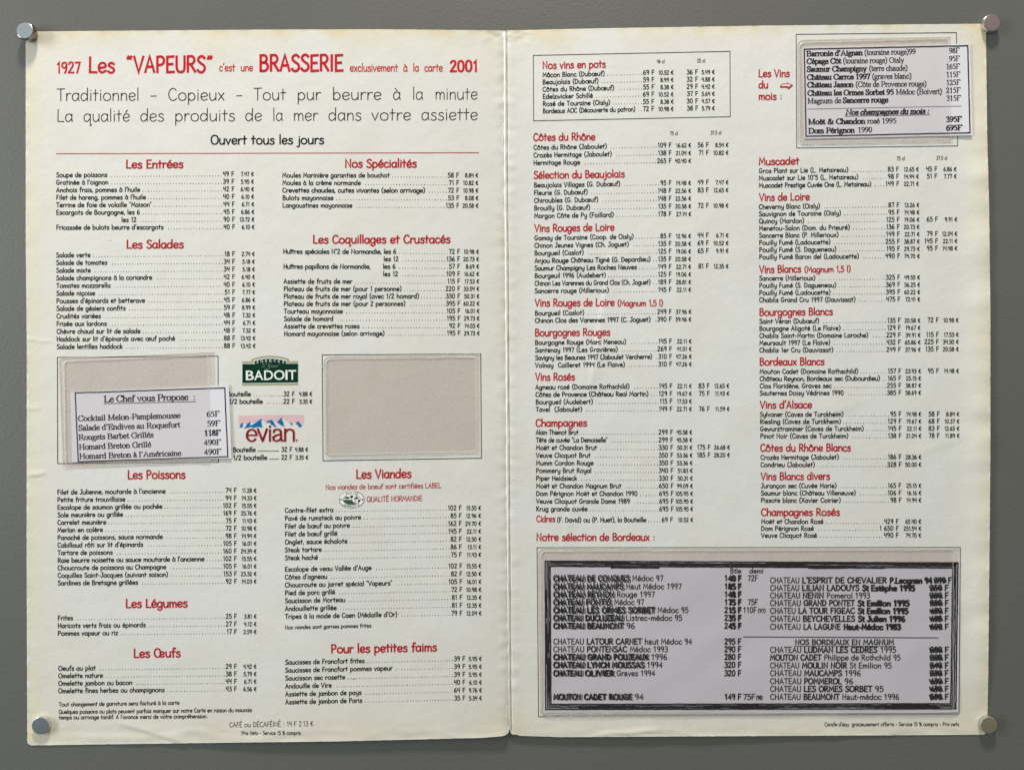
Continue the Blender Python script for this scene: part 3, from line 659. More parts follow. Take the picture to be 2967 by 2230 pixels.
frame(Lp, [(933.6, 1028.1), (1392.9, 1025), (1394.8, 1326.7), (935.9, 1334.4)])
heading(Lp, "Les Poissons", 369.8, 1386.6, 537, 1385, cap=24)
block(Lp, ["Filet de Julienne, moutarde à l'ancienne|74|11.28", "Petite friture trouvillaise|94|14.33", "Escalope de saumon grillée ou pochée|102|15.55", "Sole meunière ou grillée|169|25.76",
  "Carrelet meunière|75|11.43", "Merlan en colère|72|10.98", "Panaché de poissons, sauce normande|98|14.94", "Cabillaud rôti sur lit d'épinards|105|16.01", "Tartare de poissons|160|24.39",
  "Raie beurre noisette ou sauce moutarde à l'ancienne|102|15.55|||592", "Choucroute de poissons au Champagne|105|16.01", "Coquilles Saint-Jacques (suivant saison)|153|23.32", "Sardines de Bretagne grillées|92|14.03"],
  166, 1431.6, 167.5, 1694.3, 685.3, 1426, 686, 1689.3, 742.9, 742.9)
heading(Lp, "Les Légumes", 364.5, 1759.5, 543.4, 1757.5, cap=24)
block(Lp, ["Frites|25|3.81", "Haricots verts frais ou épinards|27|4.12", "Pommes vapeur ou riz|17|2.59"], 167.5, 1795.6, 167.5, 1840, 686, 1790.3, 686, 1835, 743, 743)
heading(Lp, "Les Œufs", 387.5, 1904, 523, 1901.4, cap=24.5)
block(Lp, ["Oeufs au plat|29|4.42", "Omelette nature|38|5.79", "Omelette jambon ou bacon|44|6.71", "Omelette fines herbes ou champignons|43|6.56"], 169, 1941.3, 169, 2006.4, 686, 1935.5, 686, 2000.6, 742.9, 742.9)
for tx, a, b_, c, d_ in (("Tout changement de garniture sera facturé à la carte", 170.5, 2044.9, 520, 2039.6), ("Quelques poissons ou plats peuvent parfois manquer sur notre Carte en raison du mauvais", 170, 2066.3, 729.8, 2060.5),
                         ("temps ou arrivage tardif. A l'avance merci de votre compréhension.", 170.5, 2082.5, 600.8, 2078.7)):
    heading(Lp, tx, a, b_, c, d_, cap=11, wt=0.17, mi=0, name="small_print")
heading(Lp, "Les Viandes", 1032, 1385.5, 1192, 1382.6, cap=24.5)
heading(Lp, "Nos viandes de boeuf sont certifiées LABEL", 943.8, 1417.5, 1278.4, 1412.5, cap=14, wt=0.14, name="subheading")
heading(Lp, "QUALITÉ NORMANDIE", 1062.7, 1452.6, 1223.7, 1450, cap=14.5, wt=0.14, name="subheading")
vi = ["Contre-filet extra|102|15.55", "Pavé de rumsteck au poivre|85|12.96", "Filet de bœuf au poivre|162|24.70", "Filet de bœuf grillé|145|22.11", "Onglet, sauce échalote|82|12.50", "Steak tartare|86|13.11", "Steak haché|75|11.43"]
block(Lp, vi, 825.6, 1484.2, 825.6, 1621.7, 1337.2, 1476.6, 1338, 1612, 1393.5, 1394)
block(Lp, ["Escalope de veau Vallée d'Auge|102|15.55", "Côtes d'agneau|82|12.50", 'Choucroute au jarret spécial "Vapeurs"|105|16.01', "Pied de porc grillé|72|10.98", "Saucisson de Morteau|81|12.35",
  "Andouillette grillée|81|12.35", "Tripes à la mode de Caen (Médaille d'Or)|79|12.04"], 825.6, 1654.6, 826, 1791.2, 1339, 1644.6, 1339.4, 1781.2, 1394, 1395)
heading(Lp, "Nos viandes sont garnies pommes frites", 825.6, 1821.5, 1075.8, 1816.2, cap=10.5, wt=0.17, mi=0, name="small_print")
heading(Lp, "Pour les petites faims", 959.4, 1890.4, 1266, 1884.8, cap=24)
block(Lp, ["Saucisses de Francfort frites|39|5.95", "Saucisses de Francfort pommes vapeur|39|5.95", "Saucisson sec rosette|39|5.95", "Andouille de Vire|40|6.10", "Assiette de jambon de pays|64|9.76", "Assiette de jambon de Paris|35|5.34"],
  826.4, 1923.8, 826.8, 2038.7, 1347.5, 1913, 1348, 2026.8, 1395.5, 1396)
heading(Lp, "CAFÉ ou DÉCAFÉINÉ : 14 F 2.13 €", 664.6, 2105.2, 907.9, 2102, cap=14, wt=0.105, mi=0, name="coffee_line")
heading(Lp, "Prix Nets - Service 15 % compris", 700, 2127.5, 871.4, 2126.7, cap=10.5, wt=0.15, mi=0, name="small_print")

# ---- mineral water badges
k = Ink()
arch = [(783.3 + 46.8 * t, 1037.9 + 7.4 * t * t) for t in [i / 8 for i in range(-8, 9)]]
band = [(702, 1046.8), (728.2, 1046.8), (728.4, 1041.6)] + [(783.3 + 54 * t, 1030.4 + 9.6 * t * t) for t in [i / 8 for i in range(-8, 9)]] + [(836.6, 1046), (863.7, 1046)]
base_ = [(863.7, 1051), (831, 1051), (829.5, 1043.5)] + [(783.3 - 48 * t, 1035.0 + 7.4 * t * t) for t in [i / 8 for i in range(-8, 9)]] + [(736.5, 1051), (702, 1051.8)]
k.poly(band + base_, 0)
k.poly([(702, 1111.2), (863.9, 1110), (863.9, 1115.2), (702, 1116.6)], 0)
k.poly([(701.2, 1053.2), (701.2, 1111), (865, 1109.8), (865, 1052.6), (829, 1052.6), (832.5, 1045)] + arch[::-1][1:-1] + [(734, 1045), (737, 1053.2)], 1)
k.build("badge_band", [OLIVE, PRINTW], Lp, surf_page, 0.4)
k = Ink(); k.poly([(702, 1054.2), (702, 1109.4), (863.7, 1107.8), (863.7, 1053.2), (827.5, 1053.2), (829.6, 1046.3)] + [(x, y + 0.9) for x, y in arch[::-1]] + [(736.6, 1046.3), (739, 1054)], 0)
k.build("badge_field", [GREEN], Lp, surf_page, 0.75)
k = Ink()
for ch, a, b_ in (("B", 712.5, 736), ("A", 736.5, 763), ("D", 765.5, 791.5), ("O", 793.5, 825), ("I", 827.3, 833.2), ("T", 835.3, 858.4)):
    ink_bfont(k, ch, a, 1100.8 - (a - 712) * .011, b_, 1100.8 - (b_ - 712) * .011, 29, bold=0.012)
k.build("badge_lettering", [PRINTW], Lp, surf_page, 1.1)
k = Ink()
for i, ch in enumerate("SOURCES"):
    t = (i - 3) / 3; cx = 783.3 + 36.5 * t; cy = 1047.6 + 4.3 * t * t; sl = 0.22 * t
    k.text(ch, cx, cy, cap=6.8, font='ser', wt=0.15, thin=0.08, slope=sl, align='m', sx=1.05)
for st in ([(764, 1051.5), (761, 1054), (764.5, 1057), (766.5, 1060.5), (762.5, 1063), (757, 1061)], [(769, 1052), (771, 1055.5), (773, 1051.5)], [(787, 1051), (780, 1054), (777, 1060), (782, 1063), (783.5, 1057), (781, 1066), (773, 1068.5), (769, 1066)],
           [(785, 1061), (790, 1058.5), (793, 1060), (797, 1058.5), (801, 1060), (808, 1057.5)], [(786, 1063.5), (803, 1063)]):
    k.line(st, 0.9, 1)
k.build("badge_script", [PRINTW, PALEG], Lp, surf_page, 1.1)

def zz(pts): return [(660 + x / 8.508, 1190 + y / 8.508) for x, y in pts]
k = Ink()
k.poly(zz([(265, 120), (265, 340), (345, 300), (390, 285), (445, 310), (550, 265), (640, 280), (840, 185), (925, 265), (1080, 215), (1200, 262), (1335, 160), (1365, 160), (1490, 270), (1570, 280), (1660, 290), (1740, 250), (1870, 320), (1870, 98), (1000, 108)]), 0)
k.build("badge_sky", [PINK], Lp, surf_page, 0.4)
k = Ink()
for pts in ([(375, 293), (362, 395), (300, 410), (287, 378), (330, 318)], [(565, 268), (530, 350), (600, 345), (640, 320), (840, 188), (818, 262), (852, 410), (760, 390), (595, 415), (600, 380), (480, 412), (398, 430), (450, 370), (470, 320)],
            [(932, 292), (1000, 232), (1062, 238), (1078, 222), (1140, 290), (1160, 350), (1205, 382), (1150, 390), (1110, 350), (1062, 330), (1040, 285), (985, 278)],
            [(1338, 160), (1330, 235), (1362, 262), (1375, 345), (1420, 376), (1320, 358), (1275, 315), (1210, 280)],
            [(1520, 295), (1555, 288), (1615, 338), (1570, 342), (1548, 320)], [(1740, 255), (1760, 290), (1828, 345), (1812, 388), (1752, 400), (1738, 350), (1668, 312)]):
    k.poly(zz(pts), 0)
k.build("badge_mountain", [BLUE], Lp, surf_page, 0.8)
k = Ink()
def Z(x, y): return (660 + x / 8.508, 1190 + y / 8.508)
def arc(cx, cy, rx, ry, a0, a1, n=18): return [(cx + rx * math.cos(R(a0 + (a1 - a0) * i / n)), cy - ry * math.sin(R(a0 + (a1 - a0) * i / n))) for i in range(n + 1)]
def bw(pts, w=50): k.ribbon(pts, lambda dx, dy: w * (0.36 + 0.16 * abs(dy)), Z, 0)
bw([(480, 598), (708, 598)]); bw([(706, 598)] + arc(588, 600, 120, 142, 8, 320, 26))
bw([(738, 448), (858, 738)]); bw([(962, 448), (858, 738)]); bw([(1038, 468), (1038, 738)]); bw([(1038, 378), (1038, 396)])
bw([(1130, 525), (1140, 475), (1200, 452), (1280, 465), (1312, 520), (1312, 680), (1330, 728), (1370, 730)]); bw([(1312, 568), (1190, 600), (1118, 645), (1130, 715), (1200, 742), (1280, 710), (1312, 650)])
bw([(1412, 448), (1412, 738)]); bw([(1412, 540), (1450, 475), (1530, 450), (1600, 475), (1625, 530), (1625, 738)])
k.poly([Z(x, y) for x, y in arc(1695, 725, 22, 22, 0, 330, 11)], 0)
k.build("badge_lettering", [MAROON], Lp, surf_page, 1.1)
block(Lp, ["Bouteille|32|4.88|||726.8|659", "1/2 bouteille|22|3.35|||761.4|664"], 659, 1147.6, 664, 1169, 853.7, 1146.8, 853.7, 1168.7, 904.4, 904.4)
k = Ink(); k.text("Bouteille", 675.3, 1308.8, 740.7, 1308.2, cap=CAP, wt=0.185); k.line([(747, 1306.6), (807.5, 1305.8)], 1.6)
k.text("32 F", 846.4, 1307.6, cap=12.8, wt=0.18, align='r', track=8); k.text("4.88 €", 892.5, 1307.4, cap=11.2, wt=0.19, align='r', track=7, sx=0.97)
k.build("dish_name", PM, Lp, surf_page)
k = Ink(); k.text("1/2 bouteille", 676, 1331.9, 774, 1331, cap=CAP, wt=0.185); k.line([(780.7, 1329.6), (808, 1329.2)], 1.6)
k.text("22 F", 846.4, 1330.6, cap=12.8, wt=0.18, align='r', track=8); k.text("3.35 €", 893, 1330.4, cap=11.2, wt=0.19, align='r', track=7, sx=0.97)
k.build("dish_name", PM, Lp, surf_page)

# ---- oval regional quality badge
def E(cx, cy, rx, ry, n=40, a0=0, a1=360): return [(cx + rx * math.cos(R(a0 + (a1 - a0) * i / n)), cy - ry * math.sin(R(a0 + (a1 - a0) * i / n))) for i in range(n + (a1 - a0 < 360))]
cx, cy = 1018.9, 1446.3
k = Ink(); k.poly(E(cx, cy, 36.2, 24.6), 1)
o_ = E(cx, cy, 36.2, 24.6); k.line(o_ + [o_[0]], 1.7, 0); o_ = E(cx + 0.3, cy, 25.6, 14.8); k.line(o_ + [o_[0]], 1.3, 0)
k.build("oval_badge", [INK, PRINTW], Lp, surf_page, 0.4)
k = Ink()
k.poly([(cx - 24.8, cy + 1)] + [(cx + 25 * math.cos(R(a)), cy + 14 * math.sin(R(a))) for a in range(172, 40, -12)] + [(cx + 6, cy + 9), (cx - 2, cy + 1)], 1)
k.poly(E(cx - 13.5, cy - 2.2, 7.6, 6.4, 12, 0, 180), 2)
k.poly([(cx - 5, cy - 7), (cx - 3, cy - 13), (cx, cy - 10), (cx + 5, cy - 12.5), (cx + 3, cy - 6), (cx, cy - 4)], 0)
k.poly([(cx + 12, cy - 12), (cx + 15, cy - 7), (cx + 21, cy - 3), (cx + 16, cy - 1.5), (cx + 11, cy - 5)], 0)
k.poly(E(cx + 9.5, cy - 2.5, 3, 2.2, 8), 0); k.poly(E(cx, cy + 7, 4.4, 3.6, 10), 3); k.poly(E(cx + 21, cy + 4, 3.6, 4.2, 10), 3)
k.line([(cx + 12, cy + 1), (cx + 11, cy + 5), (cx + 7, cy + 8)], 1.0, 0); k.line([(cx - 1, cy - 6), (cx + 1, cy + 1), (cx + 0, cy + 4)], 1.0, 0)
for sx_ in (-31, 31): k.poly([(cx + sx_ - 2.6, cy), (cx + sx_, cy - 3), (cx + sx_ + 2.6, cy), (cx + sx_, cy + 3)], 0)
for i, ch in enumerate("QUALITE"):
    t = (i - 3) / 3; k.text(ch, cx + 15 * t, cy - 16.6 + 1.9 * t * t, cap=5.6, font='ser', wt=0.17, thin=0.08, slope=0.22 * t, align='m', sx=0.85)
for i, ch in enumerate("NORMANDIE"):
    t = (i - 4) / 4; k.text(ch, cx + 21 * t, cy + 22 - 3.6 * t * t, cap=5.6, font='ser', wt=0.17, thin=0.08, slope=-0.3 * t, align='m', sx=0.85)
k.build("badge_picture", [INK, GREEN2, mat("dark_tree_ink", (0.05, 0.06, 0.035)), mat("wine_ink", (0.16, 0.01, 0.04))], Lp, surf_page, 0.9)

# ---- right page
frame(Rp, [(1545.1, 161), (2115.1, 149.2), (2115.8, 338.4), (1546.1, 350.3)], 1.9)
heading(Rp, "Nos vins en pots", 1572.2, 199.4, 1755.3, 195.7)
def tiny(txt, x0, y0, x1, y1): heading(Rp, txt, x0, y0, x1, y1, cap=10, wt=0.15, mi=3, name="size_note")
tiny("46 cl", 1902.9, 183.5, 1926, 183); tiny("25 cl", 2019.8, 181.4, 2043.6, 181)
block(Rp, ["Mâcon Blanc (Dubœuf)|69|10.52|36|5.49", "Beaujolais (Dubœuf)|59|8.99|32|4.88", "Côtes du Rhône (Dubœuf)|55|8.38|29|4.42", "Edelzwicker Schillé|69|10.52|37|5.64", "Rosé de Touraine (Oisly)|55|8.38|30|4.57",
  "Bordeaux AOC (Découverte du patron)|72|10.98|38|5.79|1841"], 1572.2, 223.8, 1573, 328.3, 1895.7, 216.3, 1895, 321.5, 1951.3, 1951.5, (2021.9, 215, 2022.5, 319.8, 2070.7, 2070.7))
heading(Rp, "Côtes du Rhône", 1545.4, 407.9, 1724.8, 405.9); tiny("75 cl", 1941, 391.7, 1964, 391.3); tiny("37.5 cl", 2058.8, 390, 2090.4, 389.5)
block(Rp, ["Côtes du Rhône (Jaboulet)|109|16.62|56|8.54", "Crozès Hermitage (Jaboulet)|138|21.04|71|10.82", "Hermitage Rouge|265|40.40"], 1546, 433.8, 1546, 478.2, 1945.3, 426.9, 1945.3, 472, 2002.2, 2002.2, (2053.5, 426, 2053.5, 470.7, 2110.4, 2110.4))
heading(Rp, "Sélection du Beaujolais", 1546.6, 517.6, 1810.2, 513.5)
block(Rp, ["Beaujolais Villages (G. Dubœuf)|95|14.48|49|7.47", "Fleurie (G. Dubœuf)|148|22.56|83|12.65", "Chiroubles (G. Dubœuf)|148|22.56", "Brouilly (G. Dubœuf)|135|20.58|72|10.98", "Morgon Côte de Py (Foillard)|178|27.14"],
  1547.2, 542.9, 1548, 631.7, 1945.3, 536, 1945.3, 626, 2001.9, 2002.5, (2053.5, 534.2, 2053.5, 623.9, 2110.4, 2110.4))
heading(Rp, "Vins Rouges de Loire", 1548.8, 671.4, 1780.2, 667.7)
block(Rp, ["Gamay de Touraine (Coop. de Oisly)|85|12.96|44|6.71", "Chinon Jeunes Vignes (Ch. Joguet)|135|20.58|69|10.52", "Bourgueil (Caslot)|125|19.06|65|9.91", "Anjou Rouge Château Tigné (G. Depardieu)|135|20.58|||1885",
  "Saumur Champigny Les Roches Neuves|149|22.71|81|12.35|1845", "Bourgeuil 1996 (Audebert)|125|19.06", "Chinon Les Varennes du Grand Clos (Ch. Joguet)|189|28.81|||1885", "Sancerre rouge (Millerioux)|145|22.11"],
  1548.5, 695.8, 1549.4, 849, 1945.3, 689.6, 1945.6, 845, 2002, 2002.3, (2053.5, 687.7, 2053.5, 844, 2110.7, 2110.7))
heading(Rp, "Vins Rouges de Loire", 1550, 887.3, 1780.6, 885.6); heading(Rp, "(Magnum 1,5 l)", 1789, 886.4, 1921.4, 885.6, cap=16.5)
block(Rp, ["Bourgueil (Caslot)|249|37.96", "Chinon Clos des Varennes 1997 (C. Joguet)|390|59.46|||1885.2"], 1550, 913.3, 1550, 934.6, 1946, 908.9, 1946, 930.7, 2002.9, 2002.9)
heading(Rp, "Bourgognes Rouges", 1550, 973.3, 1768, 971.4)
block(Rp, ["Bourgogne Rouge (Marc Meneau)|145|22.11", "Santenay 1997 (Les Gravières)|269|41.01", "Savigny les Beaunes 1997 (Jaboulet Vercherre)|310|47.26|||1889.4", "Volnay  Cailleret 1994 (Le Flaive)|310|47.26"],
  1550.3, 998.5, 1551, 1064.4, 1946.6, 994.3, 1947, 1060.5, 2003.5, 2004)
heading(Rp, "Vins Rosés", 1551.4, 1101.6, 1665.7, 1101)
block(Rp, ["Agneau rosé (Domaine Rothschild)|145|22.11|83|12.65", "Côtes de Provence (Château Real Martin)|129|19.67|75|11.43|1879", "Bourgueil (Audebert)|115|17.53", "Tavel  (Jaboulet)|149|22.71|76|11.59"],
  1551.4, 1127.5, 1552.6, 1192, 1948, 1123.8, 1948, 1190.2, 2004, 2004, (2055.9, 1123.3, 2056.5, 1190, 2112.8, 2113.5))
heading(Rp, "Champagnes", 1552.2, 1234.8, 1700.8, 1234)
block(Rp, ["Alain Thienot Brut|299|45.58|||1676", 'Tête de cuvée "La Demoiselle"|299|45.58|||1760', "Moët et Chandon Brut|330|50.31|175|26.68", "Veuve Clicquot Brut|350|53.36|185|28.20", "Mumm Cordon Rouge|350|53.36", "Pommery Brut Royal|340|51.83",
  "Piper Heidsieck|330|50.31", "Moët et Chandon Magnum Brut|650|99.09", "Dom Pérignon Moët et Chandon 1990|695|105.95", "Veuve Clicquot Grande Dame 1989|695|105.95", "Krug grande cuvée|695|105.95"],
  1552.8, 1258.3, 1553.6, 1479.7, 1949.7, 1257.7, 1951.6, 1479.7, 2005.2, 2008, (2058.1, 1257.2, 2058.1, 1478, 2114.5, 2114.5))
heading(Rp, "Cidres", 1554.2, 1511.2, 1608.8, 1511, cap=17.5)
block(Rp, ["(F. David) ou (P. Huet), la Bouteille|69|10.52|||1872.3"], 1613.9, 1511.7, 1613.9, 1511.7, 1949.7, 1511, 1949.7, 1511, 2008.2, 2008.2)
heading(Rp, "Notre sélection de Bordeaux :", 1554.2, 1565.4, 1898.4, 1565)
heading(Rp, "Les Vins", 2197.9, 223.3, 2288.2, 222.8); heading(Rp, "du", 2198.2, 256, 2226, 255.8); heading(Rp, "mois :", 2198.2, 289.2, 2266.8, 288.8)
k = Ink(); ar = [(2260.5, 250), (2268, 243), (2281, 243.5), (2280, 239.8), (2294.8, 247), (2286, 256), (2281.5, 251.5), (2262, 252.5)]
k.line(ar + [ar[0]], 1.5, 2); k.line([(2262, 252.5), (2281.5, 252.5), (2285.5, 256.5), (2295.3, 247.6)], 5.0, 2); k.build("arrow_mark", PM, Rp, surf_page)
heading(Rp, "Muscadet", 2198.8, 478.2, 2316, 476.1); tiny("75 cl", 2598, 464.4, 2621.7, 464); tiny("37.5 cl", 2713, 463, 2745, 462.6)
block(Rp, ["Gros Plant sur Lie (L. Metaireau)|83|12.65|45|6.86", "Muscadet sur Lie 10°5 (L. Metaireau)|98|14.94|51|7.77", "Muscadet Prestige Cuvée One (L. Metaireau)|149|22.71|||2524.7"],
  2198.8, 501.4, 2198.8, 543.7, 2604.3, 496.4, 2605, 538.4, 2661.9, 2662.2, (2715.4, 495.8, 2715.4, 537.5, 2771.5, 2771.5))
heading(Rp, "Vins de Loire", 2200, 581.9, 2346.3, 579.6)
block(Rp, ["Cheverny Blanc (Oisly)|87|13.26", "Sauvignon de Touraine (Oisly)|95|14.48", "Quincy (Mardon)|125|19.06|65|9.91", "Menetou-Salon (Dom. du Prieuré)|136|20.73", "Sancerre Blanc (P. Millerioux)|149|22.71|79|12.04",
  "Pouilly Fumé (Ladoucette)|255|38.87|145|22.11", "Pouilly Fumé (S. Dagueneau)|195|29.73|95|14.48", "Pouilly Fumé Baron del (Ladoucette)|490|74.70"], 2199, 605.7, 2200, 750.6, 2605.8, 599.9, 2607.6, 747.7, 2663.4, 2664.9,
  (2717, 599.4, 2717.4, 746, 2773.2, 2774))
heading(Rp, "Vins Blancs", 2200.3, 790.3, 2321.3, 788.6); heading(Rp, "(Magnum 1,5 l)", 2330.7, 788.8, 2465.3, 787, cap=16.5)
block(Rp, ["Sancerre (Millerioux)|325|49.55", "Pouilly Fumé (S. Dagueneau)|369|56.25", "Pouilly Fumé (Ladoucette)|395|60.22", "Chablis Grand Cru 1997 (Dauvissat)|475|72.41"], 2200, 812.6, 2200, 875.2, 2607.8, 809.4, 2608.4, 872.9, 2665.4, 2666)
heading(Rp, "Bourgognes Blancs", 2200.3, 914, 2413.3, 912)
block(Rp, ["Saint Véran (Dubœuf)|135|20.58|72|10.98", "Bourgogne Aligoté (Le Flaive)|129|19.67", "Chablis Saint-Martin (Domaine Laroche)|229|34.91|115|17.53", "Meursault 1997 (Le Flaive)|432|65.86|225|34.30", "Chablis 1er Cru (Dauvissat)|249|37.96|135|20.58"],
  2200.3, 937, 2200.6, 1020.4, 2609.6, 934, 2610, 1018.4, 2666.6, 2667.5, (2719.5, 933.1, 2720, 1016.9, 2777.1, 2777.7))
heading(Rp, "Bordeaux Blancs", 2200.9, 1058, 2388.9, 1056.6)
block(Rp, ["Mouton Cadet (Domaine Rothschild)|157|23.93|95|14.48", "Château Reynon, Bordeaux sec (Dubourdieu)|165|25.15|||2550", "Clos Floridène, Graves sec|255|38.87", "Sauternes Doisy Védrines 1990|385|58.69"],
  2201.1, 1082.4, 2201.5, 1144.7, 2610.8, 1080.6, 2611.2, 1143.2, 2668.4, 2668.6, (2720.4, 1080, 2720.4, 1143, 2778.3, 2778.3))
heading(Rp, "Vins d’Alsace", 2202.3, 1182.6, 2352.8, 1181.6)
block(Rp, ["Sylvaner (Caves de Turckheim)|95|14.48|58|8.84", "Riesling (Caves de Turckheim)|129|19.67|68|10.37", "Gewurztraminer (Caves de Turckheim)|145|22.11|83|12.65", "Pinot Noir (Caves de Turckheim)|138|21.04|78|11.89"],
  2201.7, 1206.4, 2203, 1269, 2611.4, 1205, 2611.6, 1268, 2669, 2669.4, (2722.5, 1205, 2722.5, 1267.5, 2779.5, 2780))
heading(Rp, "Côtes du Rhône Blancs", 2203, 1307, 2465.3, 1306)
block(Rp, ["Crozès Hermitage (Jaboulet)|186|28.36", "Condrieu (Jaboulet)|328|50.00"], 2203.8, 1330.7, 2203.8, 1351.9, 2611.7, 1329.3, 2612, 1351.3, 2669.3, 2669.3)
heading(Rp, "Vins Blancs divers", 2204.7, 1389.4, 2405, 1388.4)
block(Rp, ["Jurançon sec (Cuvée Marie)|165|25.15", "Saumur blanc (Château Villeneuve)|106|16.16", "Pissote blanc (Xavier Coirier)|98|14.94"], 2204.7, 1413, 2204.7, 1455, 2611, 1412.1, 2612, 1454.1, 2669.3, 2669.3)
heading(Rp, "Champagnes Rosés", 2205.3, 1493.2, 2433.6, 1492.5)
block(Rp, ["Moët et Chandon Rosé|429|65.40", "Dom Pérignon Rosé|1 650|251.54", "Veuve Clicquot Rosé|490|74.70"], 2205.3, 1516.4, 2205.3, 1556.4, 2603.4, 1516.1, 2603.4, 1555.8, 2669, 2669)
frame(Rp, [(2306.9, 100), (2771.4, 95), (2774.8, 422.9), (2308.6, 429)], 1.9)
frame(Rp, [(1556, 1585.7), (2782.5, 1585), (2778.8, 2067.3), (1560.4, 2075)], 1.9)
heading(Rp, "Carafe d'eau  gracieusement offerte - Service 15 % compris - Prix nets", 2389, 2102.2, 2778.8, 2101.5, cap=10.5, wt=0.15, mi=0, name="small_print")

# frayed white fibres beside the fold and along the outer edges
FIBRE = mat("bare_white_fibre", (0.88, 0.88, 0.84), 0.8, spec=0.2)
SPECK = mat("dark_speck", (0.05, 0.045, 0.035), 0.8, spec=0.1)
def crack(pg, pts, w, m=None, nm="frayed_crack"):
    k = Ink(); q = []
    for a, b_ in zip(pts, pts[1:]):
        n_ = max(1, int(math.dist(a, b_) / 4))
        q += [(a[0] + (b_[0] - a[0]) * i / n_ + random.uniform(-.8, .8), a[1] + (b_[1] - a[1]) * i / n_ + random.uniform(-.4, .4)) for i in range(n_)]
    q.append(pts[-1]); L_ = len(q)
    for i in range(L_ - 1):
        ww = w * random.uniform(0.4, 1.2) * (0.4 if i in (0, L_ - 2) else 1); k.line([q[i], q[i + 1]], ww)
    k.build(nm, [m or FIBRE], pg, surf_page, 0.5)
def C(v): return lerp_tab(CREASE, v)
crack(Lp, [(C(312) - 7, 312), (C(325) - 9, 325), (C(335) - 6, 338), (C(352) - 8, 352), (C(364) - 6, 364), (C(378) - 12, 378), (C(388) - 16, 388)], 2.4)
crack(Lp, [(C(388) - 7, 390), (C(400) - 8, 404), (C(420) - 10, 420), (C(436) - 9, 438), (C(445) - 5, 447)], 2.4)
crack(Lp, [(C(560) - 6, 556), (C(570) - 9, 572), (C(580) - 8, 586), (C(592) - 5, 598)], 2.0)
crack(Rp, [(C(340) + 9, 335), (C(380) + 13, 378), (C(400) + 12, 402), (C(440) + 11, 442), (C(480) + 9, 486)], 2.6)
crack(Rp, [(C(560) + 9, 552), (C(580) + 14, 580), (C(592) + 10, 596)], 2.0)
for v in (1122, 1205, 1268, 1396, 1478, 1654, 1748, 1890): crack(Lp, [(C(v) - 22 + random.uniform(-4, 6), v), (C(v) - 6, v + 2)], 1.8)
for v in (1133, 1186, 1200, 1264, 1320, 1388, 1480, 1735, 1850, 1902): crack(Rp, [(C(v) + 9, v), (C(v) + 22 + random.uniform(-6, 5), v + 1)], 1.8)
for v0, v1 in ((1590, 1700), (1840, 1960), (2040, 2100)):
    crack(Lp, [(C(v0) - 6, v0), (C(v0) - 7.5, (v0 + v1) / 2), (C(v1) - 6, v1)], 1.8); crack(Rp, [(C(v0) + 10, v0), (C(v0) + 12, (v0 + v1) / 2), (C(v1) + 10, v1)], 1.8)
crack(Lp, [(C(668) - 40, 655), (C(668) - 7, 671)], 1.5); crack(Lp, [(C(2110) - 30, 2116), (C(2110) - 12, 2110), (C(2110) - 8, 2090)], 2.0)
for v0, v1 in ((350, 372), (395, 425), (498, 506), (620, 648), (1500, 1530), (1862, 1895), (1905, 1925)):
    e = lerp_tab(LU, v0); crack(Lp, [(e + 3, v0), (e + 7, (v0 + v1) / 2), (e + 3, v1)], 2.2)
for v0, v1 in ((235, 262), (420, 430), (560, 600), (1640, 1660), (1905, 1925), (1960, 1985)):
    e = lerp_tab(RU, v0); crack(Rp, [(e - 3, v0), (e - 7, (v0 + v1) / 2), (e - 3, v1)], 2.2)
for u, v, r in ((1358, 1633, 0), (1940, 1234, 0), (1896, 244, 0), (318, 697, 0), (2639, 683, 0), (1033, 2000, 0)):
    crack(Lp if u < 1465 else Rp, [(u, v), (u + 3.5, v - 1)], 2.2, SPECK, "speck")
crack(Lp, [(1015, 1480.5), (1022, 1481)], 2.4, SPECK, "speck"); crack(Lp, [(1019, 1966), (1032, 1965)], 2.2, SPECK, "speck")

